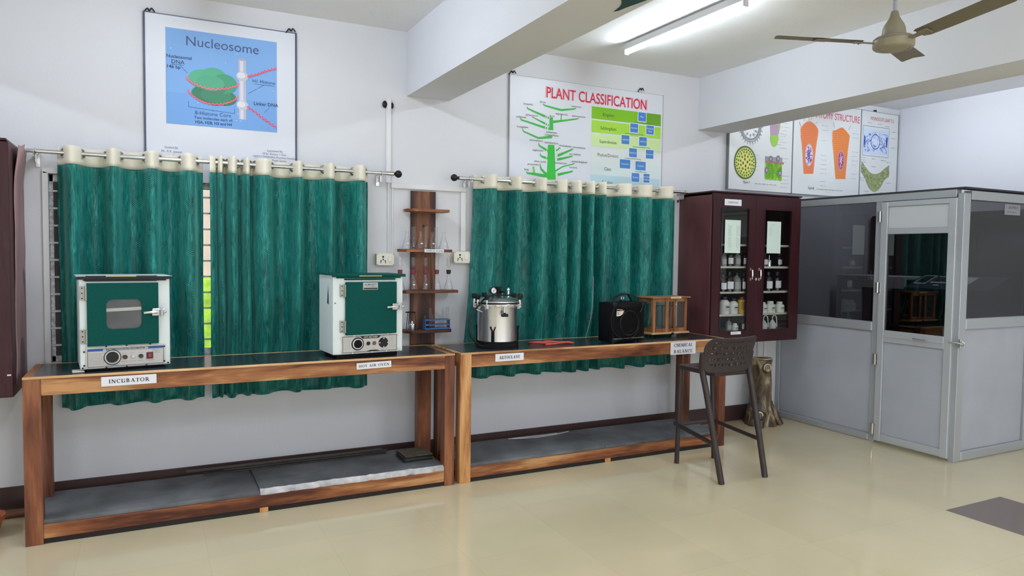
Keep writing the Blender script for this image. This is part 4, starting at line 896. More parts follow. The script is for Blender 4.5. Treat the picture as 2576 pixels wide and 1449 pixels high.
for k in range(5): c = A((xa + .30 + .10 * k, zt - 6.35 * st)); g.rect((c[0] - .035, c[1] - .02), (c[0] + .035, c[1] + .02), BL)
g.obj('print', p2)
hook(2.575, 3.012, 'black wire tie at the top left corner of the PLANT CLASSIFICATION chart'); hook(3.83, 3.02, 'black wire tie near the top right of the PLANT CLASSIFICATION chart')
# 3: anatomy charts, three sheets side by side
O3 = (4.842, 2.215); Z3 = 3.135; M_VIN3 = mat('grey_white_vinyl', srgb(222, 226, 226), .4)
EDG = (mat('sheet_edge', srgb(120, 122, 124), .5), .004)
A = lambda p: (p[0] - O3[0], p[1] - O3[1])
pa = board('wall_chart', 'white stem anatomy chart, leftmost of the three charts in the corner', O3[0], O3[1], 5.672, Z3, .03, EDG, M_VIN3)
g = GR(-.0308); GT = (158, 162, 166)
c = A((5.108, 2.823)); g.ring(c, .115, .022, (150, 154, 160), .13); g.lay = 2; g.ring(c, .135, .006, (110, 114, 120), .15)
for k in range(28): a = 2 * PI * k / 28; g.line((c[0] + .135 * math.cos(a), c[1] + .15 * math.sin(a)), (c[0] + .16 * math.cos(a), c[1] + .178 * math.sin(a)), .005, (120, 124, 130))
for k in range(12): a = 2 * PI * k / 12; g.poly([(c[0] + .105 * math.cos(a), c[1] + .115 * math.sin(a)), (c[0] + .07 * math.cos(a + .12), c[1] + .08 * math.sin(a + .12)), (c[0] + .07 * math.cos(a - .12), c[1] + .08 * math.sin(a - .12))], (150, 138, 150))
g.lay = 1
g.poly([A((5.354, 2.914)), A((5.502, 2.944)), A((5.495, 2.858)), A((5.472, 2.760)), A((5.371, 2.751))], (180, 150, 176)); g.spoly([A((5.371, 2.751)), A((5.472, 2.760)), A((5.465, 2.686)), A((5.423, 2.648)), A((5.380, 2.679))], (150, 200, 76)); g.poly([A((5.355, 2.891)), A((5.354, 2.922)), A((5.501, 2.967)), A((5.502, 2.936))], (200, 200, 206))
g.poly([A((5.479, 2.857)), A((5.498, 2.912)), A((5.496, 2.843)), A((5.472, 2.764))], (156, 196, 104))
rr = random.Random(8)
cA = A((5.050, 2.473)); g.disc(cA, .142, (104, 116, 70), .158, 40); g.lay = 2; g.disc(cA, .130, (206, 226, 118), .146, 40); g.lay = 3
for ring, n in ((.92, 44), (.78, 26), (.62, 16), (.42, 10), (.2, 4)):
    for k in range(n):
        a = 2 * PI * k / n + ring; r = .142 * ring; s = .006 + .006 * (1 - ring); g.disc((cA[0] + r * math.cos(a), cA[1] + r * 1.11 * math.sin(a)), s, (66, 78, 34) if ring > .7 else (130, 74, 44), s * 1.4, 8)
g.lay = 1
q0, q1 = A((5.309, 2.330)), A((5.535, 2.552)); g.rect(q0, q1, (146, 206, 62)); g.lay = 2; g.rect((q0[0], q1[1] - .06), q1, (150, 150, 158)); g.lay = 3
for k in range(110): x = rr.uniform(q0[0] + .01, q1[0] - .01); zc = rr.uniform(q0[1] + .01, q1[1] - .075); g.ring((x, zc), .012, .003, (96, 160, 40), .015, 7)
for x, zc in ((.07, .20), (.17, .21), (.02, .09), (.20, .07)): g.lay = 3.5; g.disc((q0[0] + x, q0[1] + zc), .026, (124, 118, 128), .032, 12); g.lay = 4; g.disc((q0[0] + x, q0[1] + zc), .012, (176, 172, 178), .014, 8)
g.lay = 3.5
for k in range(9): g.disc((q0[0] + .02 + .027 * k, q1[1] - .055), .009, (176, 96, 92), .012, 8)
g.lay = 1
for k in range(6): g.scrib((.66 if k % 2 else .60, .83 - .028 * k - .26), .10, 1, GT, .009, seed=k)
for p, n in (((.31, .60), 3), ((.29, .34), 5), ((.67, .67), 4), ((.68, .33), 2), ((.68, .16), 4)): g.scrib(p, .11, n, GT, .009, .036, seed=int(p[0] * 90 + p[1] * 10))
g.text('Figure 7.', (.235, .065), .022, (80, 84, 88), sx=.8); g.scrib((.34, .066), .30, 1, GT, .016, seed=77)
g.obj('print', pa)
pb = board('wall_chart', 'white ANATOMY STRUCTURE chart with two orange root drawings', 5.682, O3[1], 6.672, Z3, .025, EDG, M_VIN3)
g = GR(-.0258); O3 = (5.682, 2.215)
g.text('DICOT ANATOMY STRUCTURE', (.475, .775), .068, (206, 64, 92), sx=.72)
def root(pxs, c1, ctr, rx, rz, cent):
    P = [A(p) for p in pxs]; P = [(q.x, q.y) for q in smooth_path([(p[0], p[1], 0) for p in P[:-2]], 5)] + P[-2:]; g.lay = 1; g.poly(P, c1); g.pline([(q[0], q[1] + .008) for q in P[8:36]], .010, (236, 222, 226)); g.lay = 2
    cx = sum(p[0] for p in P) / len(P); zs = [p[1] for p in P]; z0, z1 = min(zs), max(zs)
    def wid(z):
        xs = []
        for a, b in zip(P, P[1:] + P[:1]):
            if (a[1] - z) * (b[1] - z) < 0: xs.append(a[0] + (b[0] - a[0]) * (z - a[1]) / (b[1] - a[1]))
        return (min(xs), max(xs)) if len(xs) > 1 else None
    for k in range(26):
        z = z0 + (z1 - z0) * (k + .5) / 26; w = wid(z)
        if w: 
            Q = [(w[0] + (w[1] - w[0]) * (.06 + .88 * j / 8), z + .012 * math.sin(PI * j / 8) + .004 * math.sin(j * 2.3 + k)) for j in range(9)]; g.pline(Q, .003, (196, 108, 64))
    c = A(ctr); g.lay = 3; g.disc(c, rx * 1.18, (214, 156, 150), rz * 1.1); g.lay = 4; g.disc(c, rx, cent[0], rz); g.lay = 5
    for k in range(7): a = 2 * PI * k / 7; g.line(c, (c[0] + rx * .85 * math.cos(a), c[1] + rz * .85 * math.sin(a)), .014, cent[1], .006)
    for k in range(40): a = rr.uniform(0, 2 * PI); q = rr.uniform(.3, .92); g.disc((c[0] + rx * q * math.cos(a), c[1] + rz * q * math.sin(a)), .006, cent[2], n=6)
OR = (218, 126, 78)
root([(5.844, 2.416), (5.810, 2.675), (5.775, 2.837), (5.801, 2.886), (5.855, 2.927), (5.900, 2.939), (5.957, 2.928), (6.028, 2.875), (6.031, 2.819), (6.008, 2.690), (5.980, 2.424)], OR, (5.909, 2.607), .052, .105, ((214, 208, 232), (108, 92, 150), (120, 40, 90)))
root([(6.310, 2.392), (6.268, 2.637), (6.234, 2.853), (6.297, 2.891), (6.379, 2.919), (6.441, 2.895), (6.510, 2.844), (6.488, 2.694), (6.460, 2.400)], (222, 134, 72), (6.378, 2.584), .048, .095, ((170, 104, 136), (226, 190, 206), (140, 50, 96)))
g.lay = 1
for px in (((5.760, 2.922), (5.785, 2.877)), ((5.832, 2.936), (5.819, 2.990)), ((5.894, 2.950), (5.892, 2.989)), ((5.922, 2.953), (5.937, 2.990)), ((5.992, 2.927), (6.014, 2.945)), ((6.266, 2.912), (6.252, 2.968)), ((6.477, 2.907), (6.511, 2.955))): g.line(A(px[0]), A(px[1]), .004, (120, 120, 126))
for p, n in (((.40, .70), 2), ((.40, .55), 1), ((.40, .40), 5), ((.40, .14), 2), ((.86, .66), 2), ((.86, .47), 4), ((.86, .24), 2)): g.scrib(p, .10, n, GT, .010, .045, seed=int(p[0] * 90 + p[1] * 100))
g.text('Figure 8.', (.275, .055), .026, (80, 84, 88), sx=.7); g.scrib((.36, .058), .40, 1, GT, .016, seed=78)
g.obj('print', pb)
pc = board('wall_chart', 'white MONOCOT LEAF chart with a blue drawing, rightmost in the corner', 6.682, O3[1] + .03, 7.285, Z3, .02, EDG, M_VIN3)
g = GR(-.0208); O3 = (6.682, 2.245)
g.text('MONOCOT LEAF T.S.', (.335, .80), .036, (196, 70, 76), sx=.78)
x0, z0 = .03, .42; x1, z1 = .45, .735; g.rect((x0, z0 + .02), (x1, z1 - .03), (206, 220, 240)); g.lay = 1.5; g.frame((x0, z0), (x1, z1), .004, (110, 120, 150)); g.lay = 2
for k in range(90):
    x, zc = rr.uniform(x0 + .02, x1 - .02), rr.uniform(z0 + .05, z1 - .07); q = rr.choice(((60, 84, 170), (96, 122, 196), (130, 152, 214))); a = rr.uniform(0, PI); L = rr.uniform(.01, .03); g.line((x - L * math.cos(a), zc - L * math.sin(a)), (x + L * math.cos(a), zc + L * math.sin(a)), .006, q)
g.lay = 2.5; g.disc((.23, .575), .07, (214, 226, 244), .075); g.lay = 3; g.ring((.23, .575), .07, .010, (70, 96, 180), .075)
for k in range(18): a = rr.uniform(0, 2 * PI); g.ring((.23 + .045 * math.cos(a), .575 + .05 * math.sin(a)), .010, .003, (110, 130, 200), n=8)
for x in (.04, .43): g.lay = 2.6; g.disc((x, .58), .03, (52, 70, 160), .06, a0=-1.4 if x < .2 else 1.7, a1=1.4 if x < .2 else 4.6)
g.lay = 2; U = [(.02, .36), (.09, .30), (.16, .25), (.24, .235), (.32, .255), (.39, .30), (.47, .345)]; D = [(.47, .22), (.40, .18), (.33, .09), (.24, .045), (.15, .09), (.08, .19), (.02, .245)]
SP = lambda Q: [(q.x, q.y) for q in smooth_path([(p[0], p[1], 0) for p in Q], 5)]; g.poly(SP(U) + SP(D), (150, 162, 112)); g.lay = 2.5
for k in range(150):
    t = rr.random(); i = rr.randrange(6); u = Vector(U[i]).lerp(Vector(U[i + 1]), t); d = Vector(D[6 - i]).lerp(Vector(D[5 - i]), t); p = u.lerp(d, rr.uniform(.05, .95)); g.ring((p.x, p.y), .008, .003, rr.choice(((96, 108, 66), (196, 204, 164), (120, 132, 84))), n=7)
g.lay = 1
for p, n in (((.10, .765), 1), ((.26, .765), 1), ((.38, .75), 1), ((.49, .70), 1), ((.49, .63), 1), ((.49, .53), 1), ((.02, .395), 1), ((.18, .39), 1), ((.33, .385), 1), ((.01, .37), 2), ((.18, .31), 1), ((.42, .37), 1), ((.0, .18), 2), ((.42, .15), 1), ((.08, .045), 1), ((.33, .04), 1)): g.scrib(p, .085, n, (138, 142, 146), .012, .022, seed=int(p[0] * 90 + p[1] * 100))
g.obj('print', pc)
hook(6.90, 3.142, 'black tie at the top of the MONOCOT LEAF chart')

# ================================================================== INCUBATOR AND HOT AIR OVEN
def chamber(name, label, cat, loc, rz, w, d, h, roof_m, vent_m, win, dx0, dx1, dz0, dz1, px0, px1, pz0, pz1, base):
    t = thing(name, label, cat, loc, rz); b0 = base
    MB().box((-w / 2, 0, b0), (w / 2, d, h), 0, .004).obj('body', M_WHITE, t)
    MB().box((-w / 2 + .03, .02, 0), (w / 2 - .03, d - .02, b0)).obj('base', M_SATIN, t)
    MB().box((-w / 2 - .012, -.02, h), (w / 2 + .012, d, h + .006), 0, .002).obj('roof', M_WHITE if win else roof_m, t)
    m = MB(); m.box((-w / 2 - .012, -.022, h - .012), (w / 2 + .012, -.012, h + .005), 0, .002); m.box((-w / 2 + .02, -.014, h - .02), (w / 2 - .02, -.001, h - .008), 0, .001)
    m.obj('roof_lip', roof_m, t)
    m = MB(); zc = dz1 + .012; m.box((dx0 - .005, -.008, zc), (dx1 - .006, -.0005, h - .022), 0, .001); m.box((dx0 - .005, -.022, zc + .024), (dx1 - .006, -.006, zc + .028), 0, .001); m.obj('vent_strip', vent_m, t)
    xc = (dx0 + dx1) / 2 - .01; boxobj('vent_tag', (xc - .075, -.0245, zc + .0235), (xc + .075, -.022, zc + .029), mat('tag_yellow', srgb(190, 180, 110) if win else srgb(110, 160, 80), .5), t, bev=0)
    # door
    dr = MB(); y0, y1 = -.020, -.002
    if win:
        (a0, c0, a1, c1, r) = win; tb = bmesh.new(); inner = rrect(a0, c0, a1, c1, r, 5); n = len(inner)
        # outer boundary points matched to the rounded opening
        outer = []
        cxw, czw = (a0 + a1) / 2, (c0 + c1) / 2
        for (x, z) in inner:
            ux, uz = x - cxw, z - czw; k = min((dx1 - cxw) / ux if ux > 1e-6 else 9e9, (dx0 - cxw) / ux if ux < -1e-6 else 9e9, (dz1 - czw) / uz if uz > 1e-6 else 9e9, (dz0 - czw) / uz if uz < -1e-6 else 9e9)
            outer.append((cxw + ux * k, czw + uz * k))
        for cx_, cz_ in ((dx1, dz1), (dx0, dz1), (dx0, dz0), (dx1, dz0)):
            i = min(range(n), key=lambda q: (outer[q][0] - cx_) ** 2 + (outer[q][1] - cz_) ** 2); outer[i] = (cx_, cz_)
        V = [[tb.verts.new((p[0], y, p[1])) for p in ring] for y in (y0, y1) for ring in (outer, inner)]
        for k in range(n):
            k2 = (k + 1) % n
            tb.faces.new([V[0][k], V[0][k2], V[1][k2], V[1][k]]); tb.faces.new([V[2][k], V[3][k], V[3][k2], V[2][k2]]); tb.faces.new([V[0][k], V[2][k], V[2][k2], V[0][k2]]); tb.faces.new([V[1][k], V[1][k2], V[3][k2], V[3][k]])
        dr.merge(tb); door = dr.obj('door', M_GREEN, t, smooth=20)
        m = MB(); m.prism(rrect(a0, c0, a1, c1, r, 5), -.011, -.009); m.obj('window_pane', glass('incubator_pane', (.93, .94, .94), (.8, .8, .8), .7), door)
        m = MB(); m.prism(rrect(a0 - .002, c0 - .002, a1 + .002, c1 + .002, r, 5), -.0045, -.0025); m.obj('inner_chamber', mat('chamber_steel', (.13, .13, .135), .45, metal=.3, nscale=9, namt=.35), door)
        m = MB(); zc2 = c0 + (c1 - c0) * .66; m.prism([(a0 + .001, zc2 - .012), (a1 - .001, zc2 - .006), (a1 - .001, zc2 + .012), (a0 + .001, zc2 + .006)], -.0085, -.005); m.obj('inner_shelf', mat('shelf_grey', (.72, .72, .68), .4), door)
    else:
        dr.box((dx0, y0, dz0), (dx1, y1, dz1), 0, .003); door = dr.obj('door', M_GREEN, t)
    for zz in (dz0 + .055, dz1 - .055):
        m = MB(); m.box((dx0 - .034, -.010, zz - .038), (dx0 - .004, -.0005, zz + .038), 0, .001); m.cyl((dx0 - .004, -.014, zz - .038), (dx0 - .004, -.014, zz + .038), .007, seg=12)
        hg = m.obj('hinge', mat('hinge_metal', srgb(156, 156, 150), .4, metal=.6), t)
        m = MB(); [m.cyl((dx0 - .022, -.0118, zz + q), (dx0 - .022, -.009, zz + q), .004, seg=8) for q in (-.028, 0, .028)]; m.obj('screws', M_BLACK, hg)
    zl = dz0 + (dz1 - dz0) * .52
    m = MB(); m.box((dx1 - .034, -.034, zl - .024), (dx1 + .006, -.020, zl + .020), 0, .004); m.box((dx1 + .002, -.045, zl - .012), (dx1 + .03, -.0005, zl + .018), 0, .004)
    m.tube([(dx1 - .005, -.042, zl), (dx1 - .035, -.05, zl), (dx1 - .06, -.05, zl - .001), (dx1 - .078, -.047, zl - .003)], [.010, .0085, .007, .008], 10); m.cyl((dx1 + .014, -.05, zl - .022), (dx1 + .014, -.05, zl + .026), .008, seg=12); m.sphere((dx1 + .03, -.045, zl), .008, seg=10)
    m.obj('latch', M_CHROME, t)
    return t, door
def panel(t, px0, px1, pz0, pz1):
    return MB().box((px0, -.004, pz0), (px1, -.0003, pz1), 0, .001).obj('control_panel', mat('panel_grey', srgb(196, 194, 192), .35, metal=.15), t)
def knob(par, name, x, z, r, m, hgt=.012, rim=None):
    k = MB(); k.cyl((x, -.004, z), (x, -.004 - hgt, z), r, r * .9, 24); o = k.obj(name, m, par)
    if rim: q = MB(); q.torus((x, -.0055, z), r * 1.15, r * .16, (0, 1, 0), seg=24); q.obj('bezel', rim, o)
    return o
inc, idoor = chamber('incubator', 'white bacteriological incubator with green windowed door on the left bench', 'incubator', (-.118, -.558, .9016), math.radians(6.5), .449, .345, .522, M_BLACK, M_BLACK,
                     (-.098, .232, .078, .398, .032), -.190, .163, .142, .490, 0, 0, 0, 0, .014)
cp = panel(inc, -.200, .198, .020, .136)
g = GR(-.0045); K = (24, 26, 30)
for z in (.026, .124): g.line((-.190, z), (.188, z), .0022, K)
for x in (-.190, .188): g.line((x, .026), (x, .124), .0022, K)
g.lay = 2; g.rect((-.188, .112), (.186, .123), (40, 96, 176)); g.lay = 3; g.rect((-.116, .113), (.108, .123), (196, 204, 210)); g.lay = 4
g.text('BACTERIOLOGICAL INCUBATOR', (-.004, .1145), .0075, K, bold=.03, sx=1.22)
g.scrib((-.184, .098), .09, 8, (120, 120, 124), .004, .0085, 5); g.scrib((.13, .104), .045, 3, (120, 120, 124), .004, .0085, 6)
for x in (-.008, .032, .072): g.scrib((x - .014, .092), .024, 1, K, .003, .01, int(x * 900) + 60); g.scrib((x - .018, .046), .034, 1, K, .003, .01, int(x * 900) + 90)
g.scrib((.098, .046), .05, 1, K, .003, .01, 33); g.scrib((-.10, .034), .07, 1, K, .003, .01, 34)
g.ring((-.070, .074), .036, .004, (232, 232, 232), n=28); g.lay = 5; g.ring((-.070, .074), .041, .004, K, n=32)
g.obj('print', cp)
knob(cp, 'dial', -.070, .074, .031, M_BLACK); knob(cp, 'jack', -.008, .072, .012, mat('dark_red', srgb(60, 22, 18), .4), .01, M_STEEL); knob(cp, 'indicator', .032, .072, .010, mat('lamp_clear', srgb(214, 210, 206), .3), .004, M_STEEL); knob(cp, 'jack', .072, .072, .012, mat('dark_green', srgb(18, 52, 34), .4), .01, M_STEEL)
sw = MB().box((.100, -.010, .054), (.134, -.004, .092), 0, .002).obj('power_switch', mat('switch_dark', srgb(70, 14, 16), .4), cp); MB().box((.108, -.013, .062), (.126, -.009, .083), 0, .002).obj('rocker', mat('rocker_red', srgb(150, 40, 48), .35), sw)
boxobj('foot_wedge', (-.262, -.004, 0), (-.205, .08, .007), mat('wedge_white', srgb(220, 214, 206), .6), inc)
m = MB(); [m.cyl((x, -.0055, z), (x, -.001, z), .005, seg=8) for x, z in ((-.213, .022), (.212, .024), (-.206, .036), (.193, .035), (-.206, .112), (.193, .120), (-.10, .136), (0, .138), (.12, .138), (-.1, .018), (0, .018), (.1, .018))]; m.obj('screws', M_BLACK, inc)

ovn, odoor = chamber('hot_air_oven', 'white hot air oven with solid green door on the left bench', 'oven', (1.262, -.600, .9016), math.radians(5.0), .470, .29, .532, M_GREEN, M_GREEN,
                     None, -.158, .186, .150, .488, 0, 0, 0, 0, .026)
cp = panel(ovn, -.180, .196, .034, .142)
g = GR(-.0045)
for z in (.038, .138): g.line((-.174, z), (.190, z), .0025, K)
for x in (-.174, .190): g.line((x, .038), (x, .138), .0025, K)
g.lay = 2; g.poly([(-.058, .138), (.082, .138), (.066, .122), (-.042, .122)], K); g.poly([(-.02, .039), (.01, .047), (.05, .047), (.075, .039)], K); g.lay = 4; g.text('HOT AIR OVEN', (.012, .1265), .0085, (232, 232, 232), bold=.03, sx=1.12)
g.scrib((-.168, .118), .05, 8, (130, 130, 134), .003, .0085, 15); g.scrib((.140, .122), .045, 9, (130, 130, 134), .003, .0085, 16)
for x in (-.005, .036): g.scrib((x - .010, .058), .018, 1, K, .0035, .01, int(x * 900) + 70)
g.scrib((.085, .131), .022, 1, K, .004, .01, 35); g.scrib((.085, .045), .022, 1, K, .004, .01, 36); g.scrib((-.10, .041), .05, 1, K, .003, .01, 37)
g.obj('print', cp)
kd = knob(cp, 'dial', -.075, .090, .042, M_BLACK, .004); q = MB(); q.torus((-.075, -.0085, .090), .0305, .004, (0, 1, 0), seg=32); q.obj('dial_ring', mat('ring_white', srgb(230, 230, 232), .4), kd); q = MB(); q.cyl((-.075, -.008, .09), (-.075, -.022, .09), .026, .024, 24); q.obj('dial_cap', M_SATIN, kd)
knob(cp, 'jack', -.005, .090, .012, M_BLACK, .01, M_STEEL); knob(cp, 'jack', .036, .090, .012, mat('jack_red', srgb(120, 66, 62), .4), .01, M_STEEL)
kd = knob(cp, 'selector', .100, .090, .034, M_BLACK, .006); q = MB(); [q.cyl((.1 + .028 * math.cos(a), -.011, .09 + .028 * math.sin(a)), (.1 + .028 * math.cos(a), -.0095, .09 + .028 * math.sin(a)), .004, seg=10) for a in (0, PI / 2, PI, 3 * PI / 2)]; q.obj('selector_marks', mat('ring_white', srgb(230, 230, 232), .4), kd)
pl = MB().box((-.047, -.0225, .438), (.054, -.020, .484), 0, .001).obj('name_plate', mat('plate_white', srgb(214, 220, 212), .4), odoor)
g = GR(-.0228); g.frame((-.045, .440), (.052, .482), .0018, (60, 70, 66)); g.text('ALBHZO', (.003, .465), .011, (16, 70, 84), bold=.05, sx=1.35); g.text('LAB EQUIPMENTS', (.003, .4535), .006, K, bold=.03, sx=1.3); g.rect((-.042, .4425), (.049, .450), (30, 34, 34)); g.obj('print', pl)
m = MB(); [m.cyl((x, -.0055, z), (x, -.001, z), .005, seg=8) for x, z in ((-.222, .036), (.215, .040), (-.185, .046), (.199, .048), (-.185, .128), (.199, .132), (-.10, .143), (.02, .145), (.13, .145), (-.11, .033), (.02, .033), (.12, .033))]; m.obj('screws', M_STEEL, ovn)
# torn paint on the left side of the oven and a rust spot
m = MB(); sd = [(.10, .345), (.112, .34), (.125, .35), (.14, .346), (.133, .375), (.128, .41), (.120, .45), (.116, .47), (.112, .44), (.104, .40)]; t = bmesh.new(); t.faces.new([t.verts.new((-.236, y, z)) for y, z in [(a * .85, b) for a, b in sd]]); m.merge(t); m.obj('torn_sticker', mat('swirl_green2', srgb(14, 62, 56), .6), ovn)
q = MB(); q.cyl((-.222, -.002, .355), (-.222, 0, .355), .005, seg=7); q.obj('rust_spot', mat('rust', srgb(150, 92, 50), .8), ovn)

# ================================================================== AUTOCLAVE
au = thing('autoclave', 'silver portable autoclave drum with gauge and black stand', 'autoclave', (2.275, -.415, .90)); R0 = .146
MB().lathe([(0, .035), (R0 - .012, .035), (R0, .05), (R0, .300), (R0 + .002, .305), (0, .305)], 64).obj('drum', M_ALU, au)
fl = MB(); fl.lathe([(R0 - .01, .296), (R0 + .022, .296), (R0 + .024, .30), (R0 + .024, .318), (R0 + .020, .322), (R0 - .01, .322)], 64); F_ = fl.obj('flange', M_STEEL, au)
sc_ = MB(); [sc_.sphere(((R0 + .024) * math.cos(2 * PI * k / 24), (R0 + .024) * math.sin(2 * PI * k / 24), .308), .006, seg=8) for k in range(24)]; sc_.obj('rivets', M_CHROME, F_)
sl_ = MB(); sl_.lathe([(R0 - .01, .322), (R0 + .022, .322), (R0 + .022, .331), (R0 - .01, .331)], 64); sl_.obj('gasket', M_BLACK, au)
lid = MB().lathe([(R0 + .020, .331), (R0 + .020, .338), (R0 + .006, .344), (R0 - .02, .358), (R0 - .05, .366), (0, .372), (0, .33), (R0 + .02, .331)], 64).obj('lid', M_ALU, au)
def at(deg, r, z): a = math.radians(deg); return Vector((r * math.cos(a), r * math.sin(a), z))
for k, deg in enumerate((-172, -142, -100, -48, -12, 20, 60, 100, 150)):
    m = MB(); p = at(deg, R0 + .020, .30); d = at(deg, 1, 0); tng = Vector((-d.y, d.x, 0))
    if k == 2:   # front clamp hanging open
        m.tube([p + d * .01, p + d * .02 + Vector((0, 0, -.03)), p + d * .022 + Vector((0, 0, -.05))], .006, 8); cl = m.obj('clamp', M_STEEL, au)
        q = MB(); c = p + d * .022 + Vector((0, 0, -.055)); q.cyl(c - tng * .024, c + tng * .024, .011, seg=14); q.cyl(c, c + Vector((0, 0, .018)), .010, seg=12); q.obj('clamp_knob', M_BLACK, cl); continue
    m.tube([p + d * .006 + Vector((0, 0, -.012)), p + d * .008, p + d * .006 + Vector((0, 0, .06))], .0065, 8); m.box((-.010, -.012, -.016), (.012, .012, .02), 0, .002, Matrix.Translation(p) @ Matrix.Rotation(math.radians(deg), 4, 'Z')); cl = m.obj('clamp', M_STEEL, au)
    q = MB(); c = p + d * .006 + Vector((0, 0, .062)); q.lathe([(0, -.012), (.012, -.012), (.019, 0), (.019, .022), (.015, .026), (0, .026)], 14, 0, Matrix.Translation(c)); q.obj('clamp_knob', M_BLACK, cl)
gp = Vector((-.062, -.06, .415)); nrm = Vector((.12, -.97, .12)).normalized()
m = MB(); m.cyl(gp - nrm * .0 + Vector((0, .012, -.05)), gp + Vector((0, .012, 0)), .006, seg=10); m.cyl(gp + Vector((0, .03, 0)) - nrm * 0, gp, .024, .026, 28); m.torus(gp, .0245, .004, nrm, seg=28); ga = m.obj('gauge', M_BLACK, au)
m = MB(); m.cyl(gp + nrm * .0, gp + nrm * .003, .021, seg=28); m.obj('gauge_face', M_PAPER, ga)
m = MB(); u_ = nrm.cross(Vector((0, 0, 1))).normalized(); w_ = u_.cross(nrm); m.tube([gp + nrm * .005 + u_ * .009 - w_ * .006, gp + nrm * .005 - u_ * .009 + w_ * .005], .0015, 5); m.obj('gauge_needle', M_BLACK, ga)
m = MB(); m.lathe([(0, .368), (.014, .368), (.013, .40), (.017, .412), (.022, .432), (.022, .442), (0, .442)], 18, 0, Matrix.Translation((-.004, -.02, 0))); m.obj('lid_handle', M_BLACK, lid)
m = MB(); m.cyl((.022, -.03, .366), (.022, -.03, .396), .005, seg=10); m.obj('valve_stem', M_STEEL, lid); m = MB(); m.cyl((.022, -.03, .394), (.022, -.03, .412), .014, .017, 14); m.obj('valve_knob', M_BLACK, lid)
m = MB(); m.lathe([(0, .366), (.010, .366), (.010, .40), (.006, .408), (.012, .414), (.011, .422), (.004, .432), (0, .432)], 16, 0, Matrix.Translation((.072, -.03, 0))); m.obj('weight_valve', M_CHROME, lid)
ca = MB(); ca.tube(smooth_path([(-.155, -.07, .345), (-.10, -.09, .377), (-.04, -.09, .384), (.04, -.085, .380), (.09, -.075, .388), (.115, -.08, .382)], 6), .006, 8); ca.obj('lid_strap', M_BLACK, au)
m = MB(); m.lathe([(R0 - .03, 0), (R0 + .010, 0), (R0 + .010, .014), (R0 + .002, .034), (R0 - .03, .034)], 48); m.obj('base_ring', M_SATIN, au)
for deg in (-128, -38, 52, 142):
    d = at(deg, 1, 0); tn = Vector((-d.y, d.x, 0)); r = R0 + .006
    m = MB(); m.box((-.002, -.011, 0), (.006, .011, .125), 0, .001, Matrix.Translation(d * r) @ Matrix.Rotation(math.radians(deg), 4, 'Z'))
    for s in (-1, 1): m.tube([d * r + Vector((0, 0, .115)), d * (r + .003) + tn * s * .012 + Vector((0, 0, .140)), d * (r + .003) + tn * s * .020 + Vector((0, 0, .158))], .0045, 6)
    m.obj('stand_leg', M_SATIN, au)
m = MB(); m.tube([(-.150, -.06, .305), (-.195, -.05, .292), (-.202, -.05, .285), (-.17, -.06, .272), (-.150, -.06, .262)], .004, 7); m.obj('side_handle', M_STEEL, au)
pc_ = MB(); pc_.tube(smooth_path([(-.145, -.075, .355), (-.18, -.085, .322), (-.235, -.10, .265), (-.275, -.11, .175), (-.262, -.11, .105), (-.21, -.10, .045), (-.16, -.09, .018), (-.10, -.085, .012)], 8), .0065, 9); pc_.obj('power_cord', M_BLACK, au)

# red rubber tubing heaped on the bench
rr = random.Random(12); pts = []
for p in [(.0, .0), (-.055, .03), (-.12, .075), (-.135, .13), (-.07, .155), (.02, .12), (.10, .06), (.145, .01), (.10, .005), (.03, .055), (-.03, .10), (.03, .12), (.10, .085), (.16, .03), (.17, -.015), (.10, -.02), (.02, .01), (-.07, -.01)]: pts.append((p[0], p[1], .0075 + .012 * rr.random()))
pts[0] = (0, 0, .007); pts[-1] = (-.07, -.01, .007)
m = MB(); m.tube(smooth_path(pts, 7), .0058, 9); tag(m.obj('rubber_tubing', mat('coral_rubber', srgb(214, 84, 72), .45), loc=(2.70, -.50, .9)), 'coral red rubber tubing coiled on the bench beside the autoclave', 'tubing')

# ================================================================== SPEAKER CABINET
am = thing('speaker', 'black portable speaker cabinet with a round grille on the bench', 'speaker', (3.322, -.600, .90), math.radians(7)); w2 = .168
MB().box((-w2, .0, .012), (w2, .17, .315), 0, .008, seg=2).obj('cabinet', M_SATIN, am)
MB().box((-w2 + .018, -.004, .045), (w2 - .02, .002, .282), 0, .002).obj('front_grille', mat('grille_cloth', (.004, .004, .004), .8, spec=.1, bscale=300, bstr=.3), am)
m = MB(); m.torus((.0, -.005, .155), .095, .004, (0, 1, 0), seg=40); m.obj('speaker_ring', M_BLACK, am)
m = MB(); m.box((-w2 + .012, -.006, .034), (w2 - .012, 0, .040), 0, .001); m.obj('bottom_strip', mat('strip_grey', srgb(120, 122, 124), .35, metal=.5), am)
for x in (-w2 + .02, w2 - .02):
    for z in (.03, .30): MB().box((x - .022, -.005, z - .018), (x + .022, .03, z + .018), 0, .006, seg=2).obj('corner_guard', M_BLACK, am)
for x in (-w2 + .03, w2 - .03):
    for y in (.03, .14): m = MB(); m.cyl((x, y, 0), (x, y, .014), .014, seg=12); m.obj('foot', M_BLACK, am)
m = MB(); m.tube(smooth_path([(-.125, .08, .313), (-.10, .08, .345), (-.02, .075, .378), (.045, .075, .375), (.085, .08, .34), (.10, .08, .313)], 6), .0085, 8); m.obj('carry_handle', M_BLACK, am)
g = GR(-.0045); g.poly([(-.135, .212), (-.10, .214), (-.078, .224), (-.066, .240), (-.062, .254), (-.135, .252)], (226, 222, 206)); g.lay = 1; g.poly([(-.078, .222), (-.064, .233), (-.050, .258), (-.062, .256), (-.066, .240)], (186, 40, 44)); g.lay = 2; g.line((-.128, .243), (-.108, .225), .005, (40, 40, 44)); g.scrib((-.118, .245), .04, 1, (80, 80, 80), .005, seed=5)
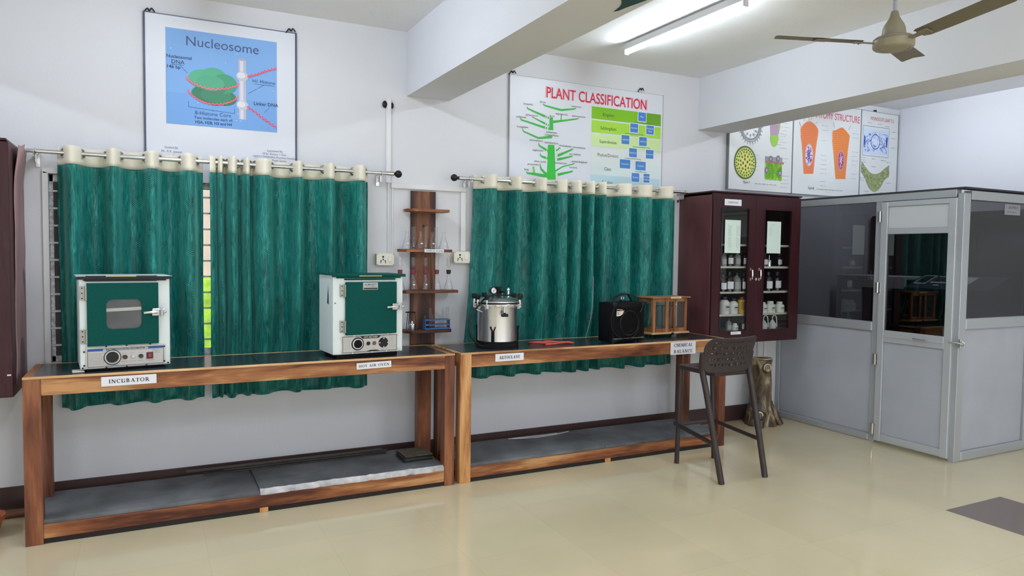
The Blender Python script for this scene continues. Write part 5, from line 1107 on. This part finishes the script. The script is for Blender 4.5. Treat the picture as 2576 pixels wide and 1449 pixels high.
g.rect((-.135, .262), (-.098, .266), (214, 214, 214)); g.rect((-.098, .259), (-.072, .263), (214, 214, 214)); g.text('773', (.02, .085), .014, (60, 60, 64)); g.obj('badge', am)
m = MB(); m.tube(smooth_path([(-.10, .07, .318), (-.03, .06, .37), (.06, .05, .372), (.115, -.02, .33), (.118, -.022, .28), (.100, -.020, .24)], 8), .004, 8); m.tube(smooth_path([(-.11, .06, .318), (-.17, -.018, .285), (-.205, -.022, .20), (-.19, -.022, .12), (-.13, -.02, .058), (-.03, -.018, .036), (.05, -.018, .06), (.09, -.018, .12)], 8), .0026, 7); m.obj('cable', M_BLACK, am)
pg = MB(); pg.box((-.052, .03, .316), (-.012, .065, .336), 0, .004); pg = pg.obj('plug', M_BLACK, am); m = MB(); [m.cyl((x, .045, .333), (x, .045, .358), .003, seg=8) for x in (-.043, -.022)]; m.obj('pins', M_CHROME, pg)
wr = MB(); wr.tube(smooth_path([(0, 0, 0), (.03, -.005, .10), (.055, -.005, .22), (.068, .004, .36), (.074, .012, .50)], 8), .003, 7); tag(wr.obj('hanging_wire', mat('grey_wire', srgb(150, 160, 156), .5), loc=((3.179, 0.917)[0], -.205, .902)), 'thin pale wire hanging down the green curtain beside the speaker', 'wire')

# ================================================================== CHEMICAL BALANCE IN ITS WOODEN CASE
BX, BY, BW, BD = 3.878, -.415, .375, .20
ba = thing('chemical_balance', 'chemical balance in a glazed wooden case at the bench end', 'balance', (BX, BY, .90), math.radians(3)); w2 = BW / 2
MB().box((-w2 - .018, -.015, .030), (w2 + .018, BD, .045), 0, .002).obj('base_board', M_WTRIM, ba)
MB().box((-w2 - .02, -.02, .328), (w2 + .022, BD + .01, .338), 0, .002).obj('top_board', wood('case_top', [srgb(120, 78, 46), srgb(160, 112, 70), srgb(176, 128, 84), srgb(190, 146, 100)], 'x'), ba)
MC = wood('case_post', [srgb(92, 54, 32), srgb(134, 86, 52), srgb(150, 100, 62), srgb(168, 118, 76)], 'z')
def cb(name, a, b): return MB().box(a, b, 0, .0015).obj(name, MC, ba)
for x in (-w2, w2 - .028):
    for y in (0, BD - .028): cb('corner_post', (x, y, .045), (x + .028, y + .028, .328))
for x in (-.047, .035): cb('front_stile', (x, -.002, .045), (x + .030, .014, .328))
cb('front_rail', (-w2 + .028, 0, .298), (w2 - .028, .014, .328)); cb('front_rail', (-w2 + .028, 0, .045), (w2 - .028, .014, .075)); cb('back_rail', (-w2 + .028, BD - .014, .298), (w2 - .028, BD, .328)); cb('back_rail', (-w2 + .028, BD - .014, .045), (w2 - .028, BD, .07))
for x in (-w2, w2 - .014): cb('side_rail', (x, .028, .298), (x + .014, BD - .028, .328)); cb('side_rail', (x, .028, .045), (x + .014, BD - .028, .07))
MB().box((-w2 + .02, .006, .07), (w2 - .02, .009, .30)).obj('front_pane', M_PANE, ba)
MB().box((-w2 + .02, BD - .009, .07), (w2 - .02, BD - .006, .30)).obj('back_pane', M_PANE, ba)
m = MB(); m.cyl((0, .10, .045), (0, .10, .262), .007, seg=12); m.tube([(-.12, .10, .252), (0, .10, .260), (.12, .10, .252)], .004, 8); m.obj('beam_and_pillar', M_BLACK, ba)
for x in (-.115, .115):
    m = MB(); m.lathe([(0, .0), (.034, .0), (.037, .004), (0, .003)], 20, 0, Matrix.Translation((x, .10, .085))); [m.tube([(x + a, .10, .088), (x, .10, .25)], .001, 5) for a in (-.034, .034)]; m.obj('pan', mat('brass', (.55, .42, .2), .3, metal=1.0), ba)
m = MB(); m.sphere((.018, -.012, .032), .016, seg=14, sc=(1, .8, .8)); m.obj('front_knob', M_BLACK, ba)
for x in (-w2 + .01, w2 - .02):
    for y in (.02, BD - .03): m = MB(); m.cyl((x, y, 0), (x, y, .03), .004, seg=8); m.cyl((x, y, .010), (x, y, .016), .013, seg=12); m.cyl((x, y, 0), (x, y, .004), .009, seg=12); m.obj('levelling_foot', M_BLACK, ba)
m = MB().box((-.015, -.024, .325), (.098, -.0195, .341)).obj('name_strip', mat('strip_cream', srgb(220, 204, 170), .6), ba); g = GR(-.0248); g.scrib((.0, .330), .085, 1, (110, 90, 66), .008, seed=9); g.obj('print', m)
m = MB(); m.sphere((.058, -.006, .275), .006, seg=8); m.obj('sash_knob', mat('bone', srgb(214, 196, 170), .5), ba)

# ================================================================== WALL CABINETS
def cabinet_shell(name, label, x0, x1, yf, z0, z1):
    t = thing(name, label, 'cabinet', (x0, 0, z0)); W, D_, Hh = x1 - x0, -yf, z1 - z0
    return t, W, D_, Hh
cb_, W, D_, Hh = cabinet_shell('wall_cabinet', 'maroon wall cabinet with two glazed doors holding chemical bottles', 4.296, 5.352, -.44, .818, 2.128)
def kb(name, a, b, m, par=None, bev=.002): return MB().box(a, b, 0, bev).obj(name, m, par or cb_)
kb('side_panel', (0, -D_ + .022, 0), (.02, -.001, Hh), mat('worn_sheen_side', srgb(92, 54, 57), .34, spec=.5, nscale=8, namt=.3, bscale=34, bstr=.35, stretch=(1, 1, .3), bdist=.006)); kb('side_panel', (W - .02, -D_ + .022, 0), (W, -.001, Hh), M_MAR)  # left side lightened to pinkish brown: wear and sheen put into its colour
kb('top_panel', (0, -D_ + .022, Hh - .02), (W, -.001, Hh), M_MAR); kb('top_panel', (-.006, -D_ - .006, Hh), (W + .006, -.001, Hh + .014), M_MAR); kb('bottom_panel', (0, -D_ + .022, 0), (W, -.001, .02), M_MAR)
kb('back_panel', (.02, -.02, .02), (W - .02, -.002, Hh - .02), mat('cab_inside', srgb(128, 130, 128), .7)); kb('partition', (W / 2 - .01, -D_ + .06, .02), (W / 2 + .01, -.02, Hh - .02), mat('cab_inside2', srgb(110, 112, 110), .7))
MSH = mat('cab_shelf', srgb(206, 206, 196), .6)
SZ = (1.692, 1.496, 1.272, 1.072)
for z in SZ: kb('shelf', (.02, -D_ + .05, z - .818 - .018), (W - .02, -.02, z - .818), MSH)
kb('shelf', (.02, -D_ + .05, .02), (W - .02, -.02, .10), mat('cab_floor', srgb(120, 122, 118), .7))
def cab_door(x0, x1, g0, g1, hs):
    d = thing('door', None, None, (0, 0, 0)); d.parent = cb_
    yb, yf = -D_ + .020, -D_; a, b = .006, Hh - .006; z0, z1 = .930 - .818, 2.0 - .818
    m = MB()
    for p, q in (((x0, yf, a), (g0, yb, b)), ((g1, yf, a), (x1, yb, b)), ((g0, yf, a), (g1, yb, z0)), ((g0, yf, z1), (g1, yb, b))): m.box(p, q)
    for p, q in (((g0 - .006, yf - .003, z0), (g0, yf, z1)), ((g1, yf - .003, z0), (g1 + .006, yf, z1)), ((g0, yf - .003, z0 - .006), (g1, yf, z0)), ((g0, yf - .003, z1), (g1, yf, z1 + .006))): m.box(p, q)
    o = m.obj('door_frame', M_MAR, d)
    MB().box((g0, yf + .008, z0), (g1, yf + .011, z1)).obj('door_pane', M_PANE, d)
    m = MB(); z = 1.425 - .818; m.tube([(hs, yf, z - .042), (hs, yf - .022, z - .040), (hs, yf - .024, z), (hs, yf - .022, z + .040), (hs, yf, z + .042)], .006, 8); [m.box((hs - .010, yf - .004, z + q - .012), (hs + .010, yf, z + q + .012), 0, .001) for q in (-.044, .044)]; m.obj('handle', M_CHROME, d)
    return d
cab_door(.003, .4985, .098, .415, .452); cab_door(.5005, W - .003, .612, .938, .552)
m = MB(); m.cyl((.512, -D_ - .006, .565), (.512, -D_, .565), .012, seg=16); m.obj('lock', M_CHROME, cb_)
yS = -.4415
def note(x0, z0, x1, z1, label, content, y=yS, m=None, cat='notice', name='paper_notice'):
    t = thing(name, label, cat, ((x0 + x1) / 2, y, (z0 + z1) / 2)); w, h = x1 - x0, z1 - z0
    MB().box((-w / 2, -.001, -h / 2), (w / 2, 0, h / 2)).obj('sheet', m or M_PAPER, t); g = GR(-.0012); content(g, w, h); g.obj('lettering', t); return t
MNT = mat('mint_paper', srgb(214, 232, 224), .7)
def list1(g, w, h):
    for c in (-.30, .22):
        for k in range(24): g.scrib((w * c, h * (.36 - .033 * k)), w * .26, 1, (96, 110, 106), .004, seed=int(k + c * 50 + 90)) if (k * 7) % 11 else None
def list2(g, w, h):
    g.scrib((-w * .18, h * .38), w * .3, 1, (96, 110, 106), .004, seed=3)
    for k in range(8): g.scrib((-w * .34, h * (.30 - .033 * k)), w * .2, 1, (96, 110, 106), .003, seed=k + 40)
note(4.432, 1.612, 4.612, 1.898, 'mint paper list taped on the left glass door of the chemical cabinet', list1, -.4425, MNT)
note(4.930, 1.615, 5.100, 1.900, 'mint paper list on the right glass door of the chemical cabinet', list2, -.4425, MNT)
note(4.418, 2.022, 4.612, 2.076, 'white label reading CHEMICALS on the cabinet top', lambda g, w, h: g.serif('CHEMICALS', -w * .28, w * .28, -.009, .018, (60, 60, 66)) if False else g.text('CHEMICALS', (0, -.008), .016, (70, 70, 76)), -.4445, None, 'label', 'cabinet_label')
note(4.530, .898, 4.648, .926, 'small white label under the left glass door of the cabinet', lambda g, w, h: g.scrib((-w * .38, -.002), w * .76, 1, (70, 70, 74), .008, seed=21), -.4415, None, 'label', 'cabinet_label')
# bottles in the cabinet
def lathe_obj(name, prof, m, par, seg=22): return MB().lathe(prof, seg).obj(name, m, par)
MBR = mat('amber_glass', srgb(34, 22, 20), .12); MPL = mat('white_plastic', srgb(222, 224, 218), .4); MCAPB = mat('cap_dark', srgb(30, 30, 44), .4); MYL = mat('yellow_plastic', srgb(196, 164, 72), .45); MGY = mat('grey_bottle', srgb(120, 122, 122), .35)
def bottle(kind, x, y, z, label, grp=None, s=1.0):
    x += (y + .44) * 1.0 - (.02 if x > 4.82 else 0)
    t = thing({'amber': 'reagent_bottle', 'jug': 'plastic_jar', 'jar': 'plastic_jar', 'yellow': 'plastic_jar', 'wash': 'wash_bottle', 'steel': 'steel_cup', 'grey': 'reagent_bottle'}[kind], label, {'wash': 'wash bottle', 'steel': 'cup'}.get(kind, 'bottle'), (x, y, z), 0, grp)
    if kind in ('amber', 'grey'):
        r, h = .036 * s, .150 * s; lathe_obj('body', [(0, 0), (r, 0), (r, h * .62), (r * .85, h * .72), (r * .38, h * .80), (r * .36, h * .88), (0, h * .88)], MBR if kind == 'amber' else MGY, t); lathe_obj('cap', [(0, h * .86), (r * .46, h * .86), (r * .46, h), (0, h)], MCAPB, t)
        MB().lathe([(r * 1.01, h * .14), (r * 1.01, h * .52)], 14, 0, Matrix.Rotation(-PI / 2 - 1.0, 4, 'Z'), ang=2.0).obj('label_sheet', M_PAPER if kind == 'amber' else mat('grey_label', srgb(170, 172, 170), .6), t)
    elif kind in ('jug', 'jar'):
        r, h = (.043, .138) if kind == 'jug' else (.050, .112); r *= s; h *= s
        lathe_obj('body', [(0, 0), (r * .95, 0), (r, .006), (r, h * .62), (r * .92, h * .70), (r * .55, h * .82), (r * .52, h * .84), (0, h * .84)], MPL, t); lathe_obj('cap', [(0, h * .83), (r * .62, h * .83), (r * .60, h), (0, h)], MCAPB if kind == 'jug' else MPL, t)
        MB().lathe([(r * 1.01, h * .20), (r * 1.01, h * .55)], 14, 0, Matrix.Rotation(-PI / 2 - .6, 4, 'Z'), ang=1.4).obj('label_sheet', mat('grey_label2', srgb(150, 152, 150) if kind == 'jar' else srgb(196, 198, 196), .6), t)
        MB().lathe([(r * 1.015, h * .40), (r * 1.015, h * .46)], 10, 0, Matrix.Rotation(-PI / 2 - .4, 4, 'Z'), ang=.9).obj('label_print', M_INK, t)
    elif kind == 'yellow':
        r, h = .036, .15; lathe_obj('body', [(0, 0), (r, 0), (r, h * .82), (r * .8, h * .86), (0, h * .86)], MYL, t); lathe_obj('cap', [(0, h * .85), (r * .95, h * .85), (r * .92, h), (0, h)], mat('cap_red', srgb(104, 34, 40), .4), t)
        MB().lathe([(r * 1.01, h * .25), (r * 1.01, h * .72)], 14, 0, Matrix.Rotation(-PI / 2 - .8, 4, 'Z'), ang=1.6).obj('label_sheet', mat('tan_label', srgb(150, 124, 66), .6), t)
    elif kind == 'wash':
        r, h = .036, .085; lathe_obj('body', [(0, 0), (r, 0), (r, h * .6), (r * .5, h * .85), (r * .35, h), (0, h)], mat('milky', srgb(196, 200, 200), .35), t)
        m = MB(); m.tube(smooth_path([(0, 0, h * .9), (.004, 0, h * 1.35), (.022, -.004, h * 1.5), (.042, -.008, h * 1.25), (.050, -.01, h * .25)], 6), .0045, 8); m.obj('nozzle', mat('milky2', srgb(216, 218, 216), .35), t)
    else:
        lathe_obj('body', [(0, 0), (.022, 0), (.022, .055), (.02, .058), (0, .056)], M_STEEL, t); m = MB(); m.cyl((0, 0, .05), (0, 0, .10), .003, seg=8); m.obj('handle', M_STEEL, t)
yA, yB = -.36, -.30
L = 'chemical cabinet'
for x, k, lb, s in ((4.420, 'grey', 'small pale bottle at the far left of the upper shelf behind the left glass door', .8), (4.492, 'amber', 'dark reagent bottle, second on the upper shelf behind the left glass door', .95), (4.580, 'grey', 'pale reagent bottle, third on the upper shelf behind the left glass door', .9), (4.672, 'amber', 'dark reagent bottle at the right end of the upper shelf, left door', .95)): bottle(k, x, yA, SZ[1], lb, 'bottles in the chemical cabinet', s)
for x, k, lb, s in ((4.418, 'amber', 'dark bottle with pale label at the left of the middle shelf, left door', 1.0), (4.492, 'amber', 'dark reagent bottle, second on the middle shelf behind the left glass door', 1.15), (4.580, 'grey', 'grey reagent bottle, third on the middle shelf behind the left glass door', 1.1), (4.668, 'amber', 'dark reagent bottle at the right of the middle shelf, left door', 1.1)): bottle(k, x, yA, SZ[2], lb, 'bottles in the chemical cabinet', s)
bottle('jug', 4.444, yA, SZ[3], 'larger white plastic jug at the left of the lower shelf, left door', 'bottles in the chemical cabinet', 1.12); bottle('jug', 4.548, yA, SZ[3], 'white plastic jug with dark cap beside the yellow jar', 'bottles in the chemical cabinet', 1.0); bottle('yellow', 4.645, yA, SZ[3], 'yellow plastic jar with dark red cap in the cabinet', 'bottles in the chemical cabinet')
bottle('grey', 4.50, yA, .918, 'grey dusty bottle on the cabinet floor behind the left glass door', 'bottles in the chemical cabinet', .75); bottle('jar', 4.575, yA, .918, 'pale low jar on the cabinet floor behind the left glass door', 'bottles in the chemical cabinet', .62); bottle('amber', 4.672, yA, .918, 'dark bottle on the cabinet floor at the right of the left door', 'bottles in the chemical cabinet', .8)
bottle('amber', 4.935, yA, SZ[1], 'dark bottle at the left of the upper shelf behind the right glass door', 'bottles in the chemical cabinet', .8); bottle('steel', 4.992, yA - .01, SZ[1], 'small steel cup on the upper shelf behind the right glass door'); bottle('amber', 5.12, yB, SZ[1], 'dark bottle at the right of the upper shelf behind the right glass door', 'bottles in the chemical cabinet', .8)
bottle('amber', 4.985, yA, SZ[2], 'dark bottle with big white label behind the right glass door', 'bottles in the chemical cabinet', 1.15); bottle('amber', 5.10, yB, SZ[2], 'plain dark bottle beside the white-labelled one, right door', 'bottles in the chemical cabinet', 1.15)
bottle('jar', 4.925, yA, SZ[3], 'leftmost white plastic jar on the lower shelf behind the right door', 'bottles in the chemical cabinet', .88); bottle('jar', 5.022, yA, SZ[3], 'middle white plastic jar with black print behind the right door', 'bottles in the chemical cabinet', .94); bottle('jar', 5.140, yA, SZ[3], 'rightmost white plastic jar on the lower shelf behind the right door', 'bottles in the chemical cabinet', .88)
bottle('wash', 4.945, yA, .918, 'wash bottle with bent nozzle at the left of the cabinet floor, right door'); bottle('wash', 5.055, yA, .918, 'milky wash bottle with bent nozzle at the right of the cabinet floor')
# cabinet cut by the left edge of the photograph
cb_, W, D_, Hh = cabinet_shell('wall_cabinet', 'dark maroon wall cabinet cut off at the left edge, side veneer peeling', -1.75, -.652, -.52, .775, 2.145)
kb('carcass', (0, -D_ + .022, 0), (W - .012, -.001, Hh), M_MAR, bev=.003); kb('door', (.003, -D_, .005), (W / 2 - .002, -D_ + .021, Hh - .005), M_MAR); kb('door', (W / 2 + .002, -D_, .005), (W - .004, -D_ + .021, Hh - .005), M_MAR); kb('top_panel', (0, -D_ - .004, Hh), (W - .012, -.001, Hh + .012), M_MAR)
t = bmesh.new(); cols = []; rr = random.Random(2); ny, nz = 14, 24
for i in range(ny + 1):
    row = []
    for j in range(nz + 1):
        y = -.39 + .385 * i / ny; z = .05 + (Hh - .055) * j / nz; top = max(0, (j / nz - .86) / .14); f = 1 - i / ny
        x = W - .010 + .004 + .010 * noise.noise(Vector((y * 6, z * 3, 1))) * .5 + top * (.018 + .03 * (math.sin(i * .9) ** 2) * f) + .012 * f * (j / nz)
        row.append(t.verts.new((x, y + .012 * noise.noise(Vector((z * 7, i * .2, 4))) * (1 if i in (0, ny) else 0), z + (.03 * noise.noise(Vector((i * .8, 2, 7))) if j == nz else 0))))
    cols.append(row)
for i in range(ny):
    for j in range(nz): t.faces.new([cols[i][j], cols[i + 1][j], cols[i + 1][j + 1], cols[i][j + 1]])
o = MB().merge(t).obj('side_veneer', M_VEN, cb_); sd = o.modifiers.new('thick', 'SOLIDIFY'); sd.thickness = .003; o['label'] = 'pinkish peeling veneer on the cabinet side'
kb('side_panel', (W - .012, -D_ + .024, 0), (W - .006, -.001, Hh), mat('side_dark', srgb(76, 44, 46), .5)); m = MB(); m.box((W - .03, -D_ - .001, .12), (W - .012, -D_ + .001, .128)); m.obj('chip', MPL, cb_)

# ================================================================== BAR STOOL
stl = thing('bar_stool', 'dark brown plastic bar stool with a pierced backrest before the right bench', 'stool', (3.735, -1.16, 0))
SX, SY = 3.735, -1.16
def sp_(x, y, z): return Vector((x - SX, y - SY, z))
def leg(pts, rs, name='leg'):
    m = MB(); m.tube(smooth_path([sp_(*p) for p in pts], 6), [r for r in rs for _ in range(1)][0], 14); return m.obj(name, M_STOOL, stl)
leg([(3.577, -.895, 0), (3.588, -.892, .35), (3.602, -.888, .745)], [.018]); leg([(3.936, -.907, 0), (3.925, -.90, .35), (3.905, -.892, .745)], [.018])
leg([(3.530, -1.425, 0), (3.508, -1.365, .30), (3.487, -1.30, .62), (3.468, -1.272, .78), (3.452, -1.292, .90)], [.022]); leg([(3.935, -1.432, 0), (3.930, -1.37, .30), (3.922, -1.30, .62), (3.912, -1.272, .78), (3.905, -1.292, .90)], [.022])
# seat: a shallow dished slab with rounded corners
t = bmesh.new(); rings = []; ol = rrect(3.575, -1.275, 3.928, -.872, .05, 6); cx, cy = 3.75, -1.07
for f, dz in ((1.0, -.030), (1.01, -.015), (1.0, 0), (.93, .002), (.7, -.008), (.35, -.013)):
    rings.append([t.verts.new(sp_(cx + (x - cx) * f, cy + (y - cy) * f, .755 + dz)) for x, y in ol])
n = len(ol)
for A_, B_ in zip(rings, rings[1:]):
    for k in range(n): t.faces.new([A_[k], A_[(k + 1) % n], B_[(k + 1) % n], B_[k]])
t.faces.new(rings[-1]); t.faces.new(rings[0][::-1])
MB().merge(t).obj('seat', M_STOOL, stl, smooth=50)
# backrest: curved shell with rounded outline, pierced by a basket pattern of short slots
NX, NZ = 104, 56; bx0, bx1, bz0, bz1 = 3.440, 3.915, .755, 1.008; t = bmesh.new(); grid = {}; BW_, BH_ = bx1 - bx0, bz1 - bz0
def cut(v, rt, rb):      # how far the outline is drawn in at height v by the rounded corners
    z = v * BH_; q = 0
    if z > BH_ - rt: q = rt - math.sqrt(max(0, rt * rt - (z - BH_ + rt) ** 2))
    if z < rb: q = max(q, rb - math.sqrt(max(0, rb * rb - (rb - z) ** 2)))
    return q
def bp_(u, v):
    L_, R_ = bx0 + cut(v, .085, .06), bx1 - cut(v, .03, .06); x = L_ + (R_ - L_) * u; un = (x - bx0) / BW_
    y = -1.287 - .055 * v - .028 * (1 - (2 * un - 1) ** 2) + .012 * math.sin(PI * v)
    return sp_(x + .018 * (1 - v) * (1 - 2 * un), y, bz0 + BH_ * v + .008 * (2 * un - 1) ** 2)
holes = set()
for r in range(5):
    for c in range(12):
        i, j = 14 + c * 7 - (3 if r % 2 else 0), 12 + r * 9
        if i > NX - 12: continue
        if (r + c) % 2: holes |= {(i + a, j + b) for a in (0, 1) for b in (-2, -1, 0, 1, 2)}
        else: holes |= {(i + a, j + b) for a in (-2, -1, 0, 1, 2) for b in (0, 1)}
for i in range(NX):
    for j in range(NZ):
        if (i, j) in holes: continue
        vs_ = []
        for a, b in ((i, j), (i + 1, j), (i + 1, j + 1), (i, j + 1)):
            if (a, b) not in grid: grid[(a, b)] = t.verts.new(bp_(a / NX, b / NZ))
            vs_.append(grid[(a, b)])
        t.faces.new(vs_)
o = MB().merge(t).obj('backrest', M_STOOL, stl, smooth=60); md = o.modifiers.new('thick', 'SOLIDIFY'); md.thickness = .010; md.offset = 0
for name, a, b, r in (('footrest', (3.575, -.90, .300), (3.928, -.905, .300), .014), ('side_stretcher', (3.565, -.88, .305), (3.507, -1.372, .265), .017), ('side_stretcher', (3.925, -.895, .30), (3.930, -1.375, .262), .015)):
    m = MB(); m.tube([sp_(*a), sp_(*[(p + q) / 2 for p, q in zip(a, b)]), sp_(*b)], r, 12); m.obj(name, M_STOOL, stl)

# ================================================================== TREE STUMP STAND IN THE CORNER
su = thing('tree_stump', 'hollow tree stump stand with a cut branch in the far corner', 'stump', (5.155, -.205, 0))
MST = bpy.data.materials.new('stump_bark'); MST.use_nodes = True; nt = MST.node_tree; b = nt.nodes['Principled BSDF']; tc = nt.nodes.new('ShaderNodeTexCoord'); mp = nt.nodes.new('ShaderNodeMapping'); mp.inputs['Scale'].default_value = (9, 9, 3.2)
n1 = nt.nodes.new('ShaderNodeTexNoise'); n1.inputs['Scale'].default_value = 1.0; n1.inputs['Detail'].default_value = 5; n1.inputs['Distortion'].default_value = 1.6; cr = nt.nodes.new('ShaderNodeValToRGB'); e = cr.color_ramp.elements
e[0].position = .36; e[0].color = (*srgb(40, 27, 16), 1); e[1].position = .70; e[1].color = (*srgb(186, 172, 142), 1); k = e.new(.54); k.color = (*srgb(104, 84, 58), 1)
for a, c in ((tc.outputs['Object'], mp.inputs[0]), (mp.outputs[0], n1.inputs['Vector']), (n1.outputs[0], cr.inputs[0]), (cr.outputs[0], b.inputs['Base Color'])): nt.links.new(a, c)
b.inputs['Roughness'].default_value = .35; bpn = nt.nodes.new('ShaderNodeBump'); bpn.inputs['Strength'].default_value = .5; bpn.inputs['Distance'].default_value = .015; nt.links.new(n1.outputs[0], bpn.inputs['Height']); nt.links.new(bpn.outputs[0], b.inputs['Normal'])
t = bmesh.new(); rings = []; SG = 36
prof = [(0, .135), (.05, .125), (.12, .115), (.20, .100), (.30, .098), (.42, .098), (.50, .090), (.56, .092), (.62, .100), (.625, .094), (.61, .082), (.52, .076)]
for z, r in prof:
    ring = []
    for k in range(SG):
        a = 2 * PI * k / SG; root_ = max(0, 1 - z / .22); rr_ = r * (1 + .07 * noise.noise(Vector((math.cos(a) * 2, math.sin(a) * 2, z * 5)))) + root_ * (.012 + .030 * max(0, math.sin(a * 4 + .6)) ** 1.5); ring.append(t.verts.new((rr_ * math.cos(a), rr_ * math.sin(a), z + (.006 * math.sin(a * 2 + 1) if z > .6 else 0))))
    rings.append(ring)
for A_, B_ in zip(rings, rings[1:]):
    for k in range(SG): t.faces.new([A_[k], A_[(k + 1) % SG], B_[(k + 1) % SG], B_[k]])
t.faces.new(rings[0][::-1]); t.faces.new(rings[-1])
MB().merge(t).obj('trunk', MST, su, smooth=60)
M_CUT = mat('cut_wood', srgb(206, 192, 160), .5, nscale=30, namt=.15)
q = MB(); q.lathe([(.094, .622), (.098, .632), (.088, .634), (.082, .622)], 36); q.obj('rim', M_CUT, su)
d = Vector((-.28, -.92, .26)).normalized(); q = MB(); q.cyl(d * .06 + Vector((0, 0, .505)), d * .118 + Vector((0, 0, .52)), .043, .037, 24); q.obj('branch_stub', MST, su)
q = MB(); c = d * .118 + Vector((0, 0, .52)); q.torus(c + d * .001, .034, .006, d, seg=24); q.obj('branch_rim', M_CUT, su); q = MB(); q.cyl(c - d * .004, c + d * .003, .031, seg=24); q.obj('branch_end', mat('branch_face', srgb(120, 114, 96), .6, nscale=25, namt=.2), su)
q = MB(); q.tube(smooth_path([(-.06, -.08, .10), (-.115, -.115, .095), (-.15, -.14, .12)], 5), [.045] * 5 + [.040] * 5 + [.034], 14); q.tube(smooth_path([(-.07, -.09, .09), (-.12, -.12, .05), (-.13, -.125, .005)], 5), [.04] * 11, 12); q.tube(smooth_path([(.045, -.03, .27), (.085, -.06, .16), (.12, -.09, .07), (.145, -.115, .0)], 5), [.030] * 6 + [.034] * 5 + [.036] * 5, 12); q.obj('root', MST, su)
q = MB(); q.torus((-.15, -.14, .122), .028, .007, (-.6, -.6, .45), seg=18); q.obj('root_cut', M_CUT, su)

# ================================================================== ODDS AND ENDS
sk = MB(); zt = .1385
for k, (zz, dx, col) in enumerate(((0, 0, 0), (.011, .01, 1), (.022, .004, 0), (.034, .012, 0))):
    tt_ = MB().box((-.11 + dx, -.10, 0), (.10, .10, .0095 if k < 3 else .006), 0, .001).obj('glass_plate' if k < 3 else 'old_book', mat('dark_plate', srgb(26, 28, 28), .3) if k != 1 else mat('green_plate', srgb(60, 70, 56), .4), loc=(1.655, -.375, zt + zz + .0005))
    tag(tt_, ['bottom dark plate of the small stack on the lower shelf, left bench', 'greenish second plate of the small stack on the lower shelf', 'third dark plate of the small stack on the lower shelf', 'worn brown top board of the small stack on the lower shelf'][k], 'plate', 'plates stacked on the lower shelf')
bpy.data.objects['old_book'].data.materials[0] = mat('worn_board', srgb(92, 82, 70), .8, nscale=22, namt=.4)
for k, (x0, x1, y, h, lb) in enumerate(((.30, 1.50, -.19, .010, 'lowest long dark strip lying along the back of the lower shelf'), (.42, 1.52, -.175, .010, 'middle long dark strip lying along the back of the lower shelf'), (.20, 1.48, -.165, .008, 'topmost long dark strip lying along the back of the lower shelf'))):
    z = (.138 if x0 > .586 else .1385) + k * .0105
    tag(MB().box((x0, y - .02, z), (x1, y + .02, z + h - .0005), 0, .001).obj('wooden_strip', mat('strip_dark%d' % k, srgb(44 + 8 * k, 40 + 7 * k, 38 + 5 * k), .6, nscale=12, namt=.3)), lb, 'strip', 'long strips on the lower shelf')
w_ = MB(); w_.tube(smooth_path([(0, 0, .0035), (.12, -.035, .0035), (.26, -.05, .0035), (.42, -.03, .0035), (.56, .012, .0035)], 8), .003, 7); w_.tube(smooth_path([(.04, .0, .0035), (.16, -.018, .006), (.30, -.034, .009), (.44, -.01, .0035)], 8), .003, 7)
tag(w_.obj('white_wire', mat('wire_white', srgb(214, 214, 216), .5), loc=(2.50, -.17, .1265)), 'loops of white wire at the back of the right lower shelf', 'wire')
c_ = MB(); c_.tube(smooth_path([(0, 0, .004), (.15, .004, .012), (.35, 0, .02), (.6, .0, .010), (.85, 0, .004)], 8), .0035, 7); tag(c_.obj('loose_cable', mat('cable_grey', srgb(120, 122, 126), .5), loc=(-.38, -.06, .149)), 'grey loose cable lying on top of the skirting behind the left bench', 'cable') if False else None
cpot = thing('clay_pot', 'orange clay pot cut off at the lower left edge', 'pot', (-.83, -.40, 0))
MB().lathe([(0, 0), (.075, 0), (.098, .085), (.108, .088), (.110, .115), (.100, .115), (.088, .09), (.068, .012), (0, .012)], 30).obj('body', mat('terracotta', srgb(176, 92, 58), .75, nscale=14, namt=.12), cpot)
MB().lathe([(0, .095), (.092, .095)], 24).obj('soil', mat('soil', srgb(62, 48, 40), .9), cpot)
lg = MB(); lg.tube([(-.30, .02, .027), (.0, .0, .027), (.26, -.012, .027)], [.026, .027, .022], 12); tag(lg.obj('wooden_log', mat('log_brown', srgb(96, 62, 46), .7, nscale=14, namt=.3, stretch=(.3, 1, 1)), loc=(-.86, -.13, 0)), 'brown wooden rod lying on the floor behind the clay pot', 'rod')
